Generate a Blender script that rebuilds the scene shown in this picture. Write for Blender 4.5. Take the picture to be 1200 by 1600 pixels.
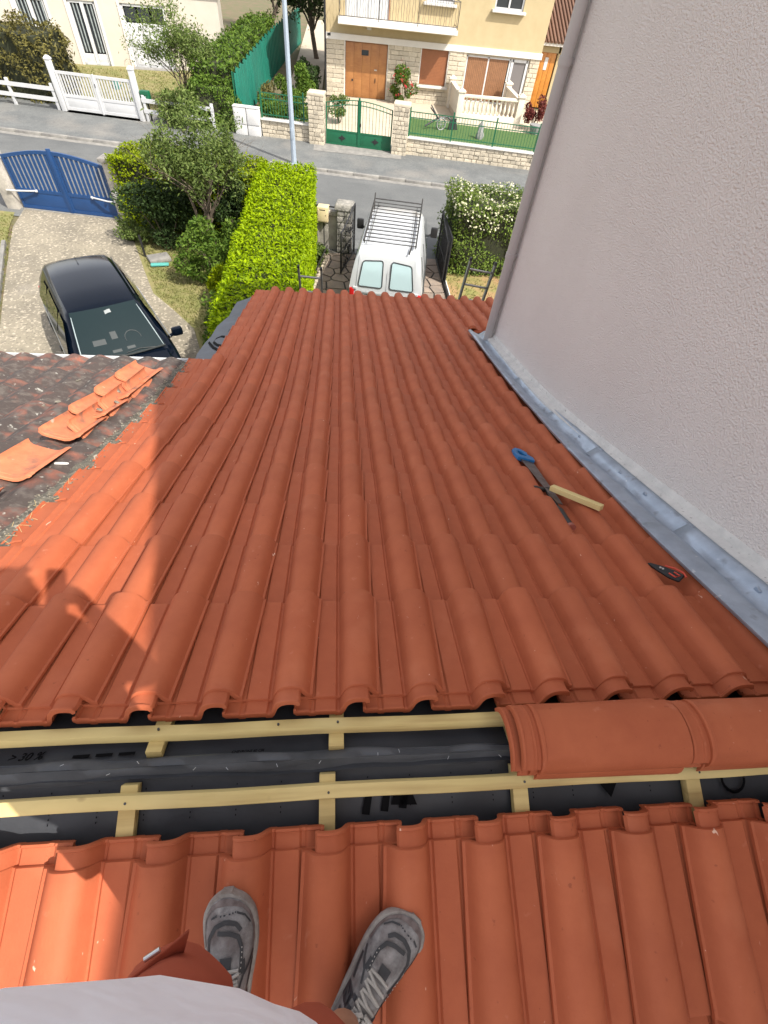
import bpy, bmesh, math, random
import numpy as np
from mathutils import Vector, Matrix
random.seed(7); RNG = np.random.default_rng(7)
for o in list(bpy.data.objects): bpy.data.objects.remove(o)
S = bpy.context.scene; COL = S.collection
R = math.radians
# ------------------------------------------------------------------ camera
cam = bpy.data.objects.new('camera', bpy.data.cameras.new('camera')); COL.objects.link(cam)
rx = Vector((0.99528464, -0.05669979, 0.07869961)); up = Vector((-0.00334094, 0.79083749, 0.61201707)); fw = Vector((0.09693984, 0.60939412, -0.78691898))
CAM = Vector((0.790, -0.2426, 1.3638))
mw = Matrix.Identity(4)
for i in range(3): mw[i][0] = rx[i]; mw[i][1] = up[i]; mw[i][2] = -fw[i]; mw[i][3] = CAM[i]
cam.matrix_world = mw
cam.data.sensor_fit = 'VERTICAL'; cam.data.sensor_height = 36.0
cam.data.lens = 723.59 / 1600 * 36.0
cam.data.clip_start = 0.04; cam.data.clip_end = 900
S.camera = cam
S.render.resolution_x = 768; S.render.resolution_y = 1024
# ------------------------------------------------------------------ sky, sun, exposure
SUN = Vector((0.487, -0.439, 0.755)).normalized()
W = bpy.data.worlds.new('World'); S.world = W; W.use_nodes = True
nt = W.node_tree; bg = nt.nodes['Background']
sky = nt.nodes.new('ShaderNodeTexSky'); sky.sky_type = 'NISHITA'; sky.sun_disc = False
sky.sun_elevation = math.asin(SUN.z); sky.sun_rotation = math.atan2(SUN.x, SUN.y)
sky.air_density = 1.0; sky.dust_density = 2.0; sky.ozone_density = 0.6
hsv = nt.nodes.new('ShaderNodeHueSaturation'); hsv.inputs['Saturation'].default_value = 0.34      # the phone's white balance takes the blue out of the shade
tint = nt.nodes.new('ShaderNodeMix'); tint.data_type = 'RGBA'; tint.blend_type = 'MULTIPLY'; tint.inputs[0].default_value = 1.0; tint.inputs[7].default_value = (1.04, 0.985, 0.95, 1)
nt.links.new(sky.outputs[0], hsv.inputs['Color']); nt.links.new(hsv.outputs[0], tint.inputs[6]); nt.links.new(tint.outputs[2], bg.inputs[0]); bg.inputs[1].default_value = 0.15
sun = bpy.data.objects.new('sun', bpy.data.lights.new('sun', 'SUN')); COL.objects.link(sun)
sun.data.energy = 2.95; sun.data.angle = R(0.53); sun.data.color = (1.0, 0.945, 0.86)
sun.rotation_euler = (-SUN).to_track_quat('-Z', 'Y').to_euler(); sun.location = (10, -10, 18)
S.view_settings.view_transform = 'Standard'; S.view_settings.look = 'None'
S.view_settings.exposure = 1.17; S.view_settings.gamma = 1.0; S.view_settings.use_curve_mapping = False
# ------------------------------------------------------------------ helpers
def link(o, parent=None):
    COL.objects.link(o)
    if parent is not None: o.parent = parent
    return o
def tag(o, label=None, cat=None, group=None, kind=None):
    if label: o['label'] = label
    if cat: o['category'] = cat
    if group: o['group'] = group
    if kind: o['kind'] = kind
    return o
def thing(name, label, cat, loc=(0, 0, 0), rz=0.0, group=None):
    o = bpy.data.objects.new(name, None); COL.objects.link(o)
    o.empty_display_size = 0.2; o.location = loc; o.rotation_euler = (0, 0, rz)
    return tag(o, label, cat, group)
def rotm(rx_=0, ry=0, rz=0):
    from mathutils import Euler
    return Euler((rx_, ry, rz)).to_matrix()
class MB:
    def __init__(s): s.v = []; s.f = []
    def add(s, vs, fs):
        n = len(s.v); s.v += [tuple(v) for v in vs]; s.f += [tuple(i + n for i in f) for f in fs]; return s
    def box(s, c, d, m=None, taper=1.0, bev=0.0):
        x, y, z = d[0] / 2, d[1] / 2, d[2] / 2; c = Vector(c)
        if bev <= 0:
            vs = [(-x, -y, -z), (x, -y, -z), (x, y, -z), (-x, y, -z), (-x * taper, -y * taper, z), (x * taper, -y * taper, z), (x * taper, y * taper, z), (-x * taper, y * taper, z)]
            fs = [(0, 3, 2, 1), (4, 5, 6, 7), (0, 1, 5, 4), (1, 2, 6, 5), (2, 3, 7, 6), (3, 0, 4, 7)]
            vs = [Vector(v) for v in vs]
        else:
            bm = bmesh.new(); bmesh.ops.create_cube(bm, size=1)
            for v in bm.verts: v.co = Vector((v.co.x * 2 * x, v.co.y * 2 * y, v.co.z * 2 * z))
            if taper != 1.0:
                for v in bm.verts:
                    if v.co.z > 0: v.co.x *= taper; v.co.y *= taper
            bmesh.ops.bevel(bm, geom=bm.edges[:], offset=min(bev, x * .9, y * .9, z * .9), segments=2, affect='EDGES', profile=0.6)
            bm.verts.index_update(); vs = [v.co.copy() for v in bm.verts]; fs = [[v.index for v in f.verts] for f in bm.faces]; bm.free()
        if m is not None: vs = [m @ v for v in vs]
        return s.add([c + v for v in vs], fs)
    def tube(s, pts, r, n=8, caps=True):
        pts = [Vector(p) for p in pts]; k = len(pts); rs = r if isinstance(r, (list, tuple)) else [r] * k
        base = len(s.v); prev = None; vs = []
        for i, p in enumerate(pts):
            d = (pts[min(i + 1, k - 1)] - pts[max(i - 1, 0)]).normalized()
            if prev is None:
                a = Vector((0, 0, 1)) if abs(d.z) < .9 else Vector((1, 0, 0)); prev = d.cross(a).normalized()
            nx = (prev - d * prev.dot(d)).normalized(); ny = d.cross(nx); prev = nx
            for j in range(n):
                t = 2 * math.pi * j / n; vs.append(p + (nx * math.cos(t) + ny * math.sin(t)) * rs[i])
        fs = []
        for i in range(k - 1):
            for j in range(n):
                a = i * n + j; b = i * n + (j + 1) % n; fs.append((a, b, b + n, a + n))
        if caps: fs.append(tuple(range(n - 1, -1, -1))); fs.append(tuple((k - 1) * n + j for j in range(n)))
        return s.add(vs, fs)
    def rings(s, rings, cap0=True, cap1=True, closed=True):
        n = len(rings[0]); vs = [v for r in rings for v in r]; fs = []
        for i in range(len(rings) - 1):
            for j in range(n if closed else n - 1):
                a = i * n + j; b = i * n + (j + 1) % n; fs.append((a, b, b + n, a + n))
        if closed and cap0: fs.append(tuple(range(n - 1, -1, -1)))
        if closed and cap1: fs.append(tuple((len(rings) - 1) * n + j for j in range(n)))
        return s.add(vs, fs)
    def prism(s, poly, h, m=None, c=(0, 0, 0)):
        # poly: 2D points (x,y) extruded along local z from 0 to h, transformed by m then moved to c
        n = len(poly); vs = [Vector((p[0], p[1], 0)) for p in poly] + [Vector((p[0], p[1], h)) for p in poly]
        fs = [tuple(range(n - 1, -1, -1)), tuple(range(n, 2 * n))] + [(i, (i + 1) % n, (i + 1) % n + n, i + n) for i in range(n)]
        if m is not None: vs = [m @ v for v in vs]
        c = Vector(c); return s.add([v + c for v in vs], fs)
    def mesh(s, name, smooth=None):
        me = bpy.data.meshes.new(name); me.from_pydata(s.v, [], s.f)
        bm = bmesh.new(); bm.from_mesh(me); bmesh.ops.recalc_face_normals(bm, faces=bm.faces); bm.to_mesh(me); bm.free()
        if smooth:
            me.polygons.foreach_set('use_smooth', [True] * len(me.polygons)); me.set_sharp_from_angle(angle=R(smooth))
        me.update(); return me
    def build(s, name, mat, parent=None, smooth=None):
        me = s.mesh(name, smooth); o = bpy.data.objects.new(name, me)
        if mat: me.materials.append(mat)
        return link(o, parent)
def bx(name, c, d, mat, parent=None, rz=0.0, bev=0.0, m=None):
    mm = m if m is not None else (rotm(0, 0, rz) if rz else None)
    return MB().box(c, d, mm, bev=bev).build(name, mat, parent, 40 if bev else None)
def lerp(a, b, t): return a + (b - a) * t
# ------------------------------------------------------------------ materials
MATS = {}
def mat(name, col, rough=0.6, var=0.0, scale=6.0, col2=None, bump=0.0, bscale=60.0, metal=0.0, rnd=0.0, detail=6.0, spec=0.5, coat=0.0, lo=0.35, hi=0.65, coord='Object', bdist=0.01):
    """Principled with a two-tone noise, per-object random brightness and a fine bump."""
    m = bpy.data.materials.new(name); m.use_nodes = True; n = m.node_tree; b = n.nodes['Principled BSDF']; L = n.links.new
    b.inputs['Roughness'].default_value = rough; b.inputs['Metallic'].default_value = metal
    b.inputs['Specular IOR Level'].default_value = spec; b.inputs['Coat Weight'].default_value = coat
    tc = n.nodes.new('ShaderNodeTexCoord'); out = None
    c2 = col2 or tuple(max(0, c * (1 - var)) for c in col)
    if var > 0 or col2:
        no = n.nodes.new('ShaderNodeTexNoise'); no.inputs['Scale'].default_value = scale; no.inputs['Detail'].default_value = detail; no.inputs['Roughness'].default_value = 0.65
        L(tc.outputs[coord], no.inputs['Vector'])
        rp = n.nodes.new('ShaderNodeValToRGB'); rp.color_ramp.elements[0].position = lo; rp.color_ramp.elements[1].position = hi
        rp.color_ramp.elements[0].color = (*c2, 1); rp.color_ramp.elements[1].color = (*col, 1)
        L(no.outputs['Fac'], rp.inputs[0]); out = rp.outputs[0]
    if rnd > 0:
        oi = n.nodes.new('ShaderNodeObjectInfo'); mr = n.nodes.new('ShaderNodeMapRange')
        mr.inputs[3].default_value = 1 - rnd; mr.inputs[4].default_value = 1 + rnd; L(oi.outputs['Random'], mr.inputs[0])
        hs = n.nodes.new('ShaderNodeHueSaturation'); hs.inputs['Color'].default_value = (*col, 1)
        if out: L(out, hs.inputs['Color'])
        L(mr.outputs[0], hs.inputs['Value']); out = hs.outputs[0]
    if out: L(out, b.inputs['Base Color'])
    else: b.inputs['Base Color'].default_value = (*col, 1)
    if bump > 0:
        n2 = n.nodes.new('ShaderNodeTexNoise'); n2.inputs['Scale'].default_value = bscale; n2.inputs['Detail'].default_value = 4
        L(tc.outputs[coord], n2.inputs['Vector']); bu = n.nodes.new('ShaderNodeBump'); bu.inputs['Strength'].default_value = bump; bu.inputs['Distance'].default_value = bdist
        L(n2.outputs['Fac'], bu.inputs['Height']); L(bu.outputs[0], b.inputs['Normal'])
    MATS[name] = m; return m
def mixlayer(m, col, scale, lo, hi, amount=1.0, detail=4.0, coord='Object', stretch=None, dist=0.0):
    """lay a second noise-masked colour over a material's base colour"""
    n = m.node_tree; b = n.nodes['Principled BSDF']; L = n.links.new
    inp = b.inputs['Base Color']; src = inp.links[0].from_socket if inp.links else None
    tc = n.nodes.new('ShaderNodeTexCoord'); no = n.nodes.new('ShaderNodeTexNoise'); no.inputs['Scale'].default_value = scale; no.inputs['Detail'].default_value = detail; no.inputs['Distortion'].default_value = dist
    vec = tc.outputs[coord]
    if stretch:
        mp = n.nodes.new('ShaderNodeMapping'); mp.inputs['Scale'].default_value = stretch; L(vec, mp.inputs[0]); vec = mp.outputs[0]
    oi = n.nodes.new('ShaderNodeObjectInfo'); no.noise_dimensions = '4D'
    mu = n.nodes.new('ShaderNodeMath'); mu.operation = 'MULTIPLY'; mu.inputs[1].default_value = 37.0; L(oi.outputs['Random'], mu.inputs[0]); L(mu.outputs[0], no.inputs['W'])
    L(vec, no.inputs['Vector'])
    mr = n.nodes.new('ShaderNodeMapRange'); mr.inputs[1].default_value = lo; mr.inputs[2].default_value = hi; mr.inputs[4].default_value = amount; L(no.outputs['Fac'], mr.inputs[0])
    mx = n.nodes.new('ShaderNodeMix'); mx.data_type = 'RGBA'; L(mr.outputs[0], mx.inputs[0])
    if src: L(src, mx.inputs[6])
    else: mx.inputs[6].default_value = inp.default_value
    mx.inputs[7].default_value = (*col, 1); L(mx.outputs[2], inp); return m
def leafmat(name, dark, light, trans=0.35, rough=0.45):
    m = bpy.data.materials.new(name); m.use_nodes = True; n = m.node_tree; b = n.nodes['Principled BSDF']; L = n.links.new
    at = n.nodes.new('ShaderNodeAttribute'); at.attribute_name = 'lv'
    rp = n.nodes.new('ShaderNodeValToRGB'); rp.color_ramp.elements[0].color = (*dark, 1); rp.color_ramp.elements[1].color = (*light, 1)
    L(at.outputs['Fac'], rp.inputs[0]); L(rp.outputs[0], b.inputs['Base Color']); b.inputs['Roughness'].default_value = rough; b.inputs['Specular IOR Level'].default_value = 0.12
    tr = n.nodes.new('ShaderNodeBsdfTranslucent'); L(rp.outputs[0], tr.inputs[0]); ms = n.nodes.new('ShaderNodeMixShader'); ms.inputs[0].default_value = trans
    L(b.outputs[0], ms.inputs[1]); L(tr.outputs[0], ms.inputs[2]); L(ms.outputs[0], n.nodes['Material Output'].inputs[0]); return m
def leaf_mesh(name, P, size, m, parent=None, up_bias=0.5, aspect=0.5, out=None, jit=0.35, dirs=None):
    """one foliage mesh: a rhombic, slightly folded leaf at every point of P"""
    N = len(P); P = np.asarray(P, float)
    nrm = RNG.normal(size=(N, 3)); nrm[:, 2] += up_bias * 2
    if out is not None: nrm += np.asarray(out) * 1.5
    nrm /= np.linalg.norm(nrm, axis=1)[:, None] + 1e-9
    d = RNG.normal(size=(N, 3)) if dirs is None else np.asarray(dirs) + RNG.normal(size=(N, 3)) * .35
    d -= nrm * (d * nrm).sum(1)[:, None]; d /= np.linalg.norm(d, axis=1)[:, None] + 1e-9
    s = np.cross(nrm, d); L_ = size * (1 + RNG.uniform(-jit, jit, N))[:, None]; Wd = L_ * aspect
    a = P - d * L_ * .5; b_ = P + s * Wd * .5 + nrm * L_ * .07; c = P + d * L_ * .5; e = P - s * Wd * .5 + nrm * L_ * .07
    V = np.stack([a, b_, c, e], 1).reshape(-1, 3)
    i = np.arange(N) * 4; F = np.concatenate([np.stack([i, i + 1, i + 2], 1), np.stack([i, i + 2, i + 3], 1)])
    me = bpy.data.meshes.new(name); me.vertices.add(len(V)); me.vertices.foreach_set('co', V.ravel())
    me.loops.add(F.size); me.loops.foreach_set('vertex_index', F.ravel().astype(np.int32))
    me.polygons.add(len(F)); me.polygons.foreach_set('loop_start', (np.arange(len(F)) * 3).astype(np.int32)); me.polygons.foreach_set('loop_total', np.full(len(F), 3, np.int32))
    lv = np.repeat(np.clip(RNG.normal(.5, .25, N), 0, 1), 4)
    at = me.attributes.new('lv', 'FLOAT', 'POINT'); at.data.foreach_set('value', lv.astype(np.float32))
    me.materials.append(m); me.update(calc_edges=True); me.validate()
    return link(bpy.data.objects.new(name, me), parent)
def blob_points(n, c, r, shell=0.55, lumps=14, lump_r=0.35, squash_bottom=0.8):
    """points spread through an uneven crown: lumps over an ellipsoid"""
    c = np.array(c, float); r = np.array(r, float) * np.ones(3)
    d = RNG.normal(size=(lumps, 3)); d /= np.linalg.norm(d, axis=1)[:, None]
    cen = d * RNG.uniform(shell, .95, (lumps, 1)); cen[:, 2] *= np.where(cen[:, 2] < 0, squash_bottom, 1)
    k = RNG.integers(0, lumps, n); q = RNG.normal(size=(n, 3)); q /= np.linalg.norm(q, axis=1)[:, None]
    q *= (RNG.uniform(0.35, 1, n) ** .5)[:, None] * lump_r * RNG.uniform(.7, 1.25, lumps)[k][:, None]
    return c + (cen[k] + q) * r
# ------------------------------------------------------------------ material set
G = -4.8
m_tile = mat('terracotta_new', (0.445, 0.122, 0.053), 0.68, col2=(0.375, 0.095, 0.042), scale=7, rnd=0.055, bump=0.25, bscale=160, bdist=0.002, lo=.3, hi=.7, spec=.22)
mixlayer(m_tile, (0.58, 0.22, 0.12), 5, .58, .82, .35, 5)            # dusty bloom
mixlayer(m_tile, (0.56, 0.22, 0.13), 26, .68, .80, .6, 3)           # dusty scuffs
mixlayer(m_tile, (0.80, 0.56, 0.42), 52, .735, .77, .75, 2, stretch=(1, .6, 1), dist=.8)   # pale chips
mixlayer(m_tile, (0.32, 0.085, 0.040), 3.2, .58, .78, .3, 3)
mixlayer(m_tile, (0.24, 0.06, 0.03), 60, .70, .76, .6, 2)           # dark specks
m_old = mat('terracotta_weathered', (0.30, 0.115, 0.072), 0.9, col2=(0.30, 0.10, 0.065), scale=9, rnd=0.12, bump=0.6, bscale=70, bdist=0.006)
mixlayer(m_old, (0.060, 0.050, 0.045), 6.5, .27, .50, .97, 9, dist=.4)
mixlayer(m_old, (0.13, 0.11, 0.095), 20, .50, .64, .75, 7)
mixlayer(m_old, (0.42, 0.41, 0.36), 28, .66, .72, .85, 3)
m_oldclean = mat('terracotta_old_loose', (0.60, 0.21, 0.10), 0.8, col2=(0.50, 0.15, 0.07), scale=8, rnd=0.12, bump=0.3, bscale=90, bdist=0.003)
mixlayer(m_oldclean, (0.10, 0.085, 0.07), 10, .56, .72, .8, 6)
mixlayer(m_oldclean, (0.55, 0.45, 0.36), 18, .66, .74, .7, 4)
m_batten = mat('pine_batten', (0.66, 0.51, 0.22), 0.7, col2=(0.54, 0.41, 0.15), scale=1.0, bump=.1, bscale=60, bdist=.002)
mixlayer(m_batten, (0.40, 0.26, 0.09), 14, .50, .66, .7, 5, stretch=(.12, 2.2, 2.2), dist=.4)
mixlayer(m_batten, (0.20, 0.11, 0.04), 9, .735, .77, .9, 1)
mixlayer(m_batten, (0.56, 0.47, 0.22), 3, .5, .75, .5, 2)
m_memb = mat('roof_membrane', (0.046, 0.049, 0.056), 0.55, col2=(0.036, 0.039, 0.045), scale=4, bump=.35, bscale=9, bdist=.012)
m_memb2 = mat('roof_membrane_grey', (0.085, 0.09, 0.10), 0.5, col2=(0.055, 0.06, 0.068), scale=6, bump=.4, bscale=12, bdist=.01)
mixlayer(m_memb2, (0.22, 0.22, 0.12), 9, .62, .74, .5, 5, stretch=(.3, 3, 3))
m_flap = mat('membrane_flap', (0.11, 0.125, 0.15), 0.5, col2=(0.085, 0.095, 0.115), scale=5, bump=.3, bscale=8, bdist=.015)
m_print = mat('black_print', (0.004, 0.004, 0.005), 0.7, spec=.1)
m_staple = mat('staple_steel', (0.6, 0.6, 0.6), 0.3, metal=.9)
m_render = mat('roughcast_render', (0.80, 0.745, 0.715), 0.95, col2=(0.76, 0.705, 0.675), scale=1.2, bump=1.0, bscale=95, bdist=0.017)
mixlayer(m_render, (0.70, 0.645, 0.61), .45, .5, .8, .5, 6, stretch=(1, 1, .5))
m_plinth = mat('pale_plinth_render', (0.66, 0.64, 0.61), 0.9, col2=(0.54, 0.53, 0.51), scale=12, bump=.5, bscale=30, bdist=.008)
mixlayer(m_plinth, (0.28, 0.27, 0.25), 55, .66, .70, .8, 2)
m_zinc = mat('zinc_flashing', (0.44, 0.51, 0.60), 0.40, col2=(0.32, 0.375, 0.45), scale=7, metal=.55, bump=.12, bscale=8, bdist=.01)
mixlayer(m_zinc, (0.62, 0.64, 0.66), 40, .70, .74, .7, 2)
mixlayer(m_zinc, (0.17, 0.18, 0.20), 16, .60, .72, .6, 4)
m_pvc = mat('grey_pvc', (0.47, 0.44, 0.425), 0.5, var=.1, scale=3)
m_white = mat('white_paint', (0.55, 0.56, 0.565), 0.45, var=.08, scale=5)
m_whitedirty = mat('white_weathered', (0.72, 0.71, 0.68), 0.6, col2=(0.5, 0.49, 0.46), scale=9, lo=.3, hi=.5)
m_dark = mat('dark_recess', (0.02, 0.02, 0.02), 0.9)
m_steel = mat('steel_dark', (0.10, 0.095, 0.09), 0.4, metal=.8, var=.3, scale=12)
# ------------------------------------------------------------------ roof geometry (ridge along X at the origin)
TH1, TH2 = 0.3885, 0.263
_ss = np.linspace(0, 8, 1601); _a = TH1 + (TH2 - TH1) / (1 + np.exp(-(_ss - 2.865) / .367)); _d = _ss[1]
_y = np.concatenate([[0], np.cumsum(np.cos(_a[:-1]) * _d)]); _z = np.concatenate([[0], np.cumsum(-np.sin(_a[:-1]) * _d)])
def prof(s): return float(np.interp(s, _ss, _y)), float(np.interp(s, _ss, _z)), float(np.interp(s, _ss, _a))
def RF(x, s, n=0.0):
    if s < 0: return Vector((x, s, n))
    y, z, a = prof(s); return Vector((x, y + n * math.sin(a), z + n * math.cos(a)))
def RB(x, s, n=0.0): return Vector((x, -s * math.cos(TH1) - n * math.sin(TH1), -s * math.sin(TH1) + n * math.cos(TH1)))
TW, TG, TL = 0.2, 0.3685, 0.444
def tile_profile(ext=0.0, k=1.0):
    """cross-section (u, height): side rib, flat pan, round roll with an overlapping lip; k widens the roll towards the nose"""
    p = [(-.137 - ext, .007), (-.130 - ext, .007), (-.127 - ext, 0.0)]
    if ext: p += [(-.137, 0.0), (-.128, .004), (-.12, 0)]
    p += [(-.094, 0), (-.0885, -.005), (-.080, -.005), (-.0745, 0), (-.05, 0.0), (-.017, 0.0), (-.0115, -.0055), (-.006, -.0055), (-.0025, .001)]
    w = .106 * k
    for i in range(1, 16):
        t = i / 16.0; u = w * t - .004 * (k - 1) * 10 * .2; h = .056 * (.5 + .5 * k) * (1 - abs(2 * t - 1) ** 2.4) ** (1 / 2.0)
        p.append((u, max(h, .004 if t < .5 else .016)))
    p += [(w + .002, .0155), (w + .010, .0145), (w + .0108, .006)]
    return p
def solid_strip(mb, prf, stations, thick):
    """closed shell: profile points (u,h) swept over (v,dh) stations; prf may be a function of the station index"""
    rings = []
    for si, (v, dh) in enumerate(stations):
        P = np.array(prf(v) if callable(prf) else prf); T = np.gradient(P, axis=0); N = np.stack([-T[:, 1], T[:, 0]], 1); N /= np.linalg.norm(N, axis=1)[:, None] + 1e-9
        lowp = P - N * thick; lowp[0, 0] = P[0, 0]; lowp[-1, 0] = P[-1, 0] - thick * .8
        rings.append([(u, v, h + dh) for u, h in P] + [(u, v, h + dh) for u, h in lowp[::-1]])
    mb.rings(rings)
def tile_mesh(name, ext=0.0):
    mb = MB(); kf = lambda v: .96 + .16 * v / TL
    solid_strip(mb, lambda v: tile_profile(ext, kf(v)), [(.0445, -.004), (.047, 0), (.15, 0), (.30, 0), (TL - .010, 0), (TL - .003, -.0015), (TL, -.006)], .013)
    def hp(v):
        q = [c for c in tile_profile(ext, .96) if c[0] <= .080]; return q + [(.0815, q[-1][1] - .010)]
    solid_strip(mb, hp, [(0, -.008), (.0015, -.003), (.007, -.002), (.010, -.010), (.040, -.010), (.0465, -.008)], .011)
    return mb.mesh(name, 38)
def flat_tile_mesh(name):
    mb = MB(); solid_strip(mb, [(-.137, .007), (-.130, .007), (-.127, 0), (-.06, 0), (-.01, 0)], [(0, -.003), (.002, 0), (.2, 0), (TL - .003, 0), (TL, -.004)], .012); return mb.mesh(name, 38)
me_tile = tile_mesh('roof_tile'); me_tile.materials.append(m_tile)
me_cut = flat_tile_mesh('roof_tile_cut'); me_cut.materials.append(m_tile)
me_tileL = tile_mesh('roof_tile_edge', .075); me_tileL.materials.append(m_tile)
def put_tile(me, parent, x, s, back=False, name='roof_tile', jit=1.0, n0=0.0):
    tilt = .026 / TG
    a = TH1 if back else prof(s + .2)[2]
    o = bpy.data.objects.new(name, me)
    p = RB(x, s, n0) if back else RF(x, s, n0)
    an = a - tilt
    M = Matrix.Rotation(-an, 4, 'X')
    if back: M = Matrix.Rotation(math.pi, 4, 'Z') @ M
    M = M @ Matrix.Rotation(random.gauss(0, .004) * jit, 4, 'Z') @ Matrix.Rotation(random.gauss(0, .004) * jit, 4, 'Y')
    o.matrix_local = Matrix.Translation(p + Vector((random.gauss(0, .0012), 0, random.gauss(0, .0008))) * jit) @ M
    return link(o, parent)
roof = thing('tiled_roof', 'new terracotta tile roof with bump-shaped tiles and an open batten gap at its ridge', 'roof')
for r in range(18):
    s = .1375 + r * TG
    k0 = -2 if r < 10 else -1; k1 = 12 if r < 14 else 15
    for k in range(k0, k1 + 1):
        put_tile(me_tileL if k == k0 else me_cut if (k == 12 and r < 14) else me_tile, roof, k * TW, s)
for r in range(2):
    for j in range(-1, 11):
        put_tile(me_tile, roof, .018 + j * TW, .1608 + r * TG, back=True)
# membrane deck (under everything), both slopes, wavy like stretched film
def sheet(name, m, parent, xs, ss, fn, nfun, smooth=60):
    mb = MB(); rows = [[tuple(fn(x, s, nfun(x, s))) for x in xs] for s in ss]; mb.rings(rows, closed=False)
    return mb.build(name, m, parent, smooth)
def nz(x, s, a=.006): return a * (math.sin(7.3 * x + 3.1 * s) + .6 * math.sin(15.7 * x - 9 * s + 1.3) + .4 * math.sin(31 * x + 22 * s))
sheet('membrane', m_memb, roof, np.linspace(-.5, 2.64, 60), np.concatenate([np.linspace(0.0, .4, 9), np.linspace(.6, 5.2, 16)]), RF, lambda x, s: -.062 + (nz(x, s) if s < .5 else 0))
sheet('membrane', m_memb, roof, np.linspace(-.4, 3.15, 8), np.linspace(5.25, 6.6, 5), RF, lambda x, s: -.062)
sheet('membrane', m_memb, roof, np.linspace(-1.0, 2.64, 60), np.concatenate([np.linspace(0.0, .4, 9), np.linspace(.6, 3, 6)]), RB, lambda x, s: -.060 + (nz(x, s, .005) if s < .5 else 0))
# folded membrane strip lying over the ridge
mb = MB(); rows = []
for x in np.linspace(-.6, 1.32, 70):
    e0 = .042 + .010 * math.sin(2.1 * x + .6) + .004 * math.sin(17 * x); e1 = .036 + .008 * math.sin(2.7 * x + 2) + .004 * math.sin(13 * x + 1); w = .003 * math.sin(23 * x)
    rows.append([tuple(RF(x, e0, -.047 + w)), tuple(RF(x, e0 * .8, -.040 + w)), tuple(RF(x, e0 * .35, -.036 - w)), (x, 0, -.030 + w), tuple(RB(x, e1 * .35, -.037 + w)), tuple(RB(x, e1 * .75, -.042)), tuple(RB(x, e1, -.049 + w))])
mb.rings(rows, closed=False); mb.build('ridge_strip', m_memb2, roof, 50)
mb = MB(); rows = []
for x in np.linspace(-.6, 1.30, 60):
    e1 = .050 + .006 * math.sin(3.1 * x + 2.4)
    rows.append([tuple(RB(x, .012, -.038)), tuple(RB(x, e1 * .7, -.050)), tuple(RB(x, e1, -.056 + .003 * math.sin(19 * x)))])
mb.rings(rows, closed=False); mb.build('ridge_strip', m_memb2, roof, 50)
# counter-battens up both slopes and the two horizontal battens
for x, s1 in ((.30, .052), (.785, .046), (1.30, .05), (1.80, .05), (2.3, .05), (-.2, .05)):
    y0, z0, a = prof(.1); n = -.040
    mb = MB(); c = RF(x, s1 + .15, n); mb.box(c, (.042, .30, .026), Matrix.Rotation(-a, 3, 'X'), bev=.002); mb.build('counter_batten', m_batten, roof, 40)
for x, s1 in ((.262, .050), (.762, .048), (1.285, .05), (1.79, .05), (2.3, .05), (-.24, .05)):
    mb = MB(); c = RB(x, s1 + .15, -.036); mb.box(c, (.042, .30, .026), Matrix.Rotation(TH1, 3, 'X'), bev=.002); mb.build('counter_batten', m_batten, roof, 40)
def batten(fn, s, n, ang, x0, x1):
    mb = MB(); seg = 26; rows = []
    for i in range(seg + 1):
        x = lerp(x0, x1, i / seg); dx = .0015 * math.sin(i * 1.3) ; c = fn(x, s + dx, n + .001 * math.sin(i * .7)); Mx = Matrix.Rotation(ang, 3, 'X')
        rows.append([tuple(c + Mx @ Vector((0, q[0], q[1]))) for q in ((-.0165, -.0125), (-.0160, .0115), (-.0140, .0135), (.0135, .0135), (.0160, .0115), (.0165, -.0125))])
    mb.rings(rows); return mb.build('batten', m_batten, roof, 45)
batten(RF, .099, -.0145, -TH1, -.6, 2.55); batten(RB, .084, -.0105, TH1, -1.0, 2.55)
for sd, xs in ((RF, (.30, .62, .785, 1.3, 1.8)), (RB, (.262, .762, 1.285, 1.79))):
    for x in xs:
        mb = MB(); s0 = .099 if sd is RF else .084; mb.tube([sd(x + .004, s0, -.002), sd(x + .004, s0, .0042)], .0033, 8); mb.build('nail_head', m_steel, roof)
# staples
for i in range(13):
    x = -.05 + .115 * i + random.uniform(-.03, .03); q = Vector((random.uniform(-1, 1), random.uniform(.3, 1), 0)).normalized() * .0045; c = Vector((x, random.uniform(-.02, .02), -.030)); c.z -= abs(c.y) * .42 - .001
    mb = MB(); mb.tube([c - q, c + q], .0007, 5); mb.build('staple', m_staple, roof)
# pricked perforation rows on the membrane
for j in range(16):
    x = -.05 + j * .115
    mb = MB()
    for i in range(7):
        for fn in (RB,):
            p = fn(x, .066 + i * .012, -.049 if i > 3 else -.0475); mb.box(p, (.0022, .004, .0012), Matrix.Rotation(TH1, 3, 'X'))
    mb.build('perforation_row', m_print, roof)
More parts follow.
